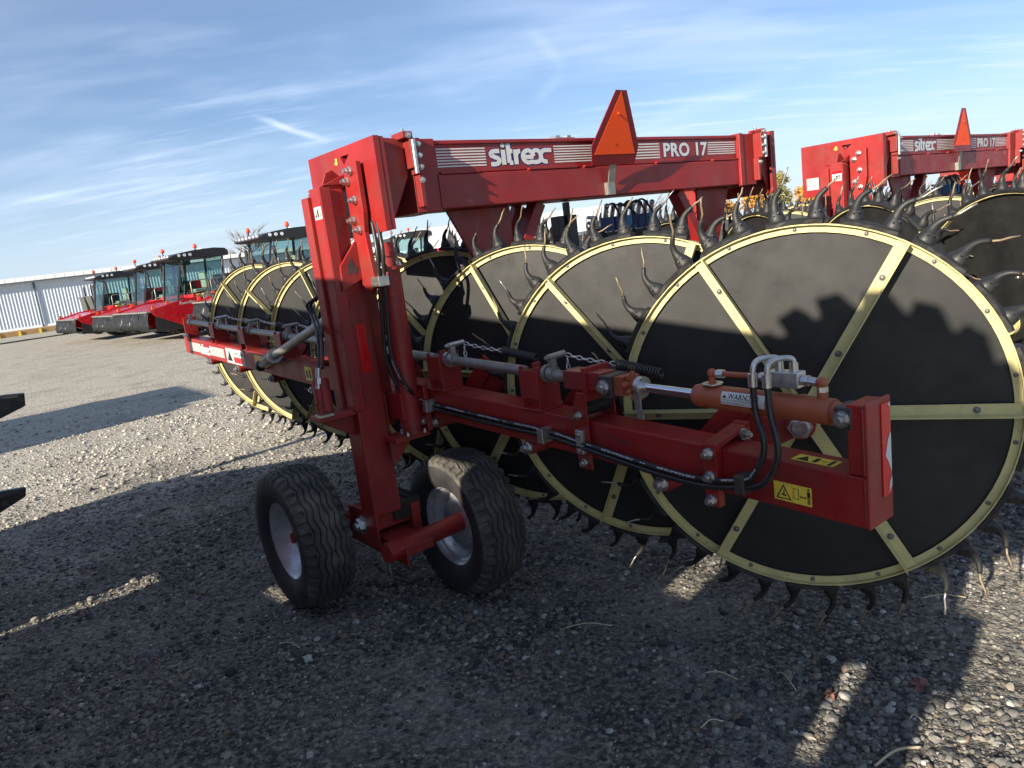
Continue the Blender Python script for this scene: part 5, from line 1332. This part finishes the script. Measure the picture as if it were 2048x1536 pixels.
for (x, y, rz, lab, m) in ((24.5, 68, .3, 'white car half hidden behind a tine left of the second rake', CARW), (28.5, 70, 2.9, 'white car parked right of the other, by the second rake post', CARW), (31.5, 66, .1, 'green hooded vehicle beside the white cars in the distance', GREENM)):
    build_car((x, y, gheight(x, y)), rz, lab, m)


# ------------------------------------------------------------------ trees
def build_tree(loc, h, rad, mleaf, label, seed, leafy=True):
    r = random.Random(seed); T = empty('tree', loc); tag(T, label, 'tree', 'trees along the far edge of the yard')
    b = MB(); tips = []
    b.tube([(0, 0, 0), (r.uniform(-.1, .1), r.uniform(-.1, .1), h * .3), (r.uniform(-.2, .2), r.uniform(-.2, .2), h * .62), (r.uniform(-.3, .3), 0, h * .95)], [.05 * h * .5, .018 * h, .011 * h, .004 * h], 7)
    for i in range(26 if leafy else 46):
        z = h * r.uniform(.25, .8); a = r.uniform(0, 6.28); l = rad * r.uniform(.5, 1.05) * (1 - abs(z / h - .5) * .6)
        p = V((0, 0, z)); q = p + V((math.cos(a) * l, math.sin(a) * l, l * r.uniform(.35, 1.0)))
        b.tube([p, p.lerp(q, .5) + V((0, 0, -.05 * l)), q], [.009 * h, .005 * h, .002 * h], 5); tips.append(q)
        if not leafy:
            for _ in range(4):
                e = q + V((r.uniform(-.5, .5), r.uniform(-.5, .5), r.uniform(.1, .7))) * rad * .35; b.tube([p.lerp(q, .6), e], [.004 * h, .0012 * h], 4)
    b.build('trunk', BARK if leafy else GREYB, T)
    if leafy:
        c = MB()
        for q in tips + [V((r.uniform(-.3, .3) * rad, r.uniform(-.3, .3) * rad, h * r.uniform(.5, .98))) for _ in range(12)]:
            cl = rad * r.uniform(.22, .42)
            for _ in range(60):
                o = V((r.gauss(0, 1), r.gauss(0, 1), r.gauss(0, 1.1))) * cl * .55 + q
                n = V((r.gauss(0, 1), r.gauss(0, 1), r.gauss(0, 1))).normalized(); a, u, _d = frame(n); s_ = r.uniform(.10, .2)
                c.add([o - a * s_, o + u * s_ * .6, o + a * s_, o - u * s_ * .6], [(0, 1, 2, 3)])
        c.build('crown', mleaf, T)


TREES = [((31.0, 88), 5.2, 1.5, FOL_O, 'orange autumn tree just right of the nearest rake beam end', 1, True), ((34.5, 90), 6.2, 1.3, FOL_Y, 'tall narrow olive tree beside the orange one', 2, True),
         ((36.6, 87), 3.6, 1.2, FOL_O, 'short orange tree between the olive trees', 3, True), ((40.5, 92), 6.0, 1.6, FOL_Y, 'olive tree directly left of the second rake post', 4, True), ((28.0, 91), 3.4, 1.3, FOL_O, 'low orange tree partly behind the nearest beam end plate', 5, True),
         ((20.0, 95), 5.5, 2.2, None, 'bare grey tree seen under the right half of the beam', 6, False), ((17.0, 93), 5.0, 2.0, None, 'bare grey tree left of the other bare one under the beam', 7, False), ((43.5, 90), 5.0, 2.0, None, 'bare twiggy tree behind the second rake post', 8, False), ((-7.0, 70), 4.6, 1.6, None, 'bare tree low in the gap left of the beam braces', 9, False), ((-33.5, 104), 9.5, 3.0, None, 'bare tree top just showing above the shed roof', 10, False)]
for (xy, h, rad, m_, lab, sd, lf) in TREES: build_tree((*xy, gheight(*xy)), h, rad, m_, lab, sd, lf)

# ------------------------------------------------------------------ small things on the ground


def pix(x, y):
    d = cf * FPX + cr * (x - 1024) + cu * (768 - y); t = -CAM_H / d.z; return V((d.x * t, d.y * t, 0))


for k, (a, c) in enumerate((((1410, 1347), (1475, 1360)), ((1560, 1347), (1592, 1382)), ((1402, 1460), (1447, 1447)), ((1845, 1200), (1932, 1200)), ((1750, 1533), (1842, 1496)), ((1820, 1440), (1845, 1445)), ((1130, 1258), (1225, 1256)), ((560, 1290), (600, 1300)), ((1620, 1105), (1665, 1120)))):
    A, C = pix(*a), pix(*c); M_ = (A + C) / 2 + V((0, .012, .012)); P = smooth_path([(A.x, A.y, gheight(A.x, A.y) + .012), (M_.x, M_.y, gheight(M_.x, M_.y) + .022), (C.x, C.y, gheight(C.x, C.y) + .012)], 5)
    o = MB().tube(P, .0026 if k != 4 else .0042, 6).build('straw_stalk', STRAW); tag(o, ('straw stalk in the shade left of the longer diagonal one', 'short diagonal straw stalk pointing down right in the shade', 'curved straw stalk lowest left in the shaded foreground', 'straw stalk under the right side of the nearest rake wheel', 'thick straw stalk at the bottom edge beside the sunlit gravel', 'short pale straw stalk just below the maple leaf', 'long straw stalk on bare soil right of the tyres', 'short straw stalk below the left tyre', 'straw stalk just under the nearest rake wheel rim')[k], 'straw', 'straw stalks on the gravel')


def maple_leaf(px_, size, label, rot):
    c = pix(*px_); b = MB(); n = 40; pts = []
    for i in range(n):
        a = 2 * math.pi * i / n; r_ = size * (.42 + .40 * abs(math.cos(2.5 * a)) ** 1.5 + .12 * abs(math.cos(7.5 * a)))
        pts.append((c.x + r_ * math.cos(a + rot), c.y + r_ * math.sin(a + rot), gheight(c.x, c.y) + .020 + .012 * math.sin(a * 3) * r_ / size))
    b.add([(c.x, c.y, gheight(c.x, c.y) + .016)] + pts, [(0, 1 + i, 1 + (i + 1) % n) for i in range(n)]); b.tube([(c.x, c.y, gheight(c.x, c.y) + .02), (c.x - size * .9, c.y - size * .5, gheight(c.x, c.y) + .012)], .0018, 5)
    o = b.build('maple_leaf', LEAFR); m = o.modifiers.new('s', 'SOLIDIFY'); m.thickness = .0012; tag(o, label, 'leaf')


maple_leaf((1840, 1372), .040, 'dry red maple leaf on the gravel beside the sunlit patch', .4)
maple_leaf((1660, 1392), .024, 'small curled brown leaf among the stones left of the maple leaf', 1.1)
A = [pix(*p) for p in ((780, 1130), (790, 1160), (850, 1172), (960, 1182), (1068, 1178))]
o = MB().tube(smooth_path([(p.x, p.y, gheight(p.x, p.y) + .012 + .01 * (i % 2)) for i, p in enumerate(A)], 6), .004, 6).build('cable_strap', DKST); tag(o, 'thin dark strap lying on the ground between the two tyres', 'strap')
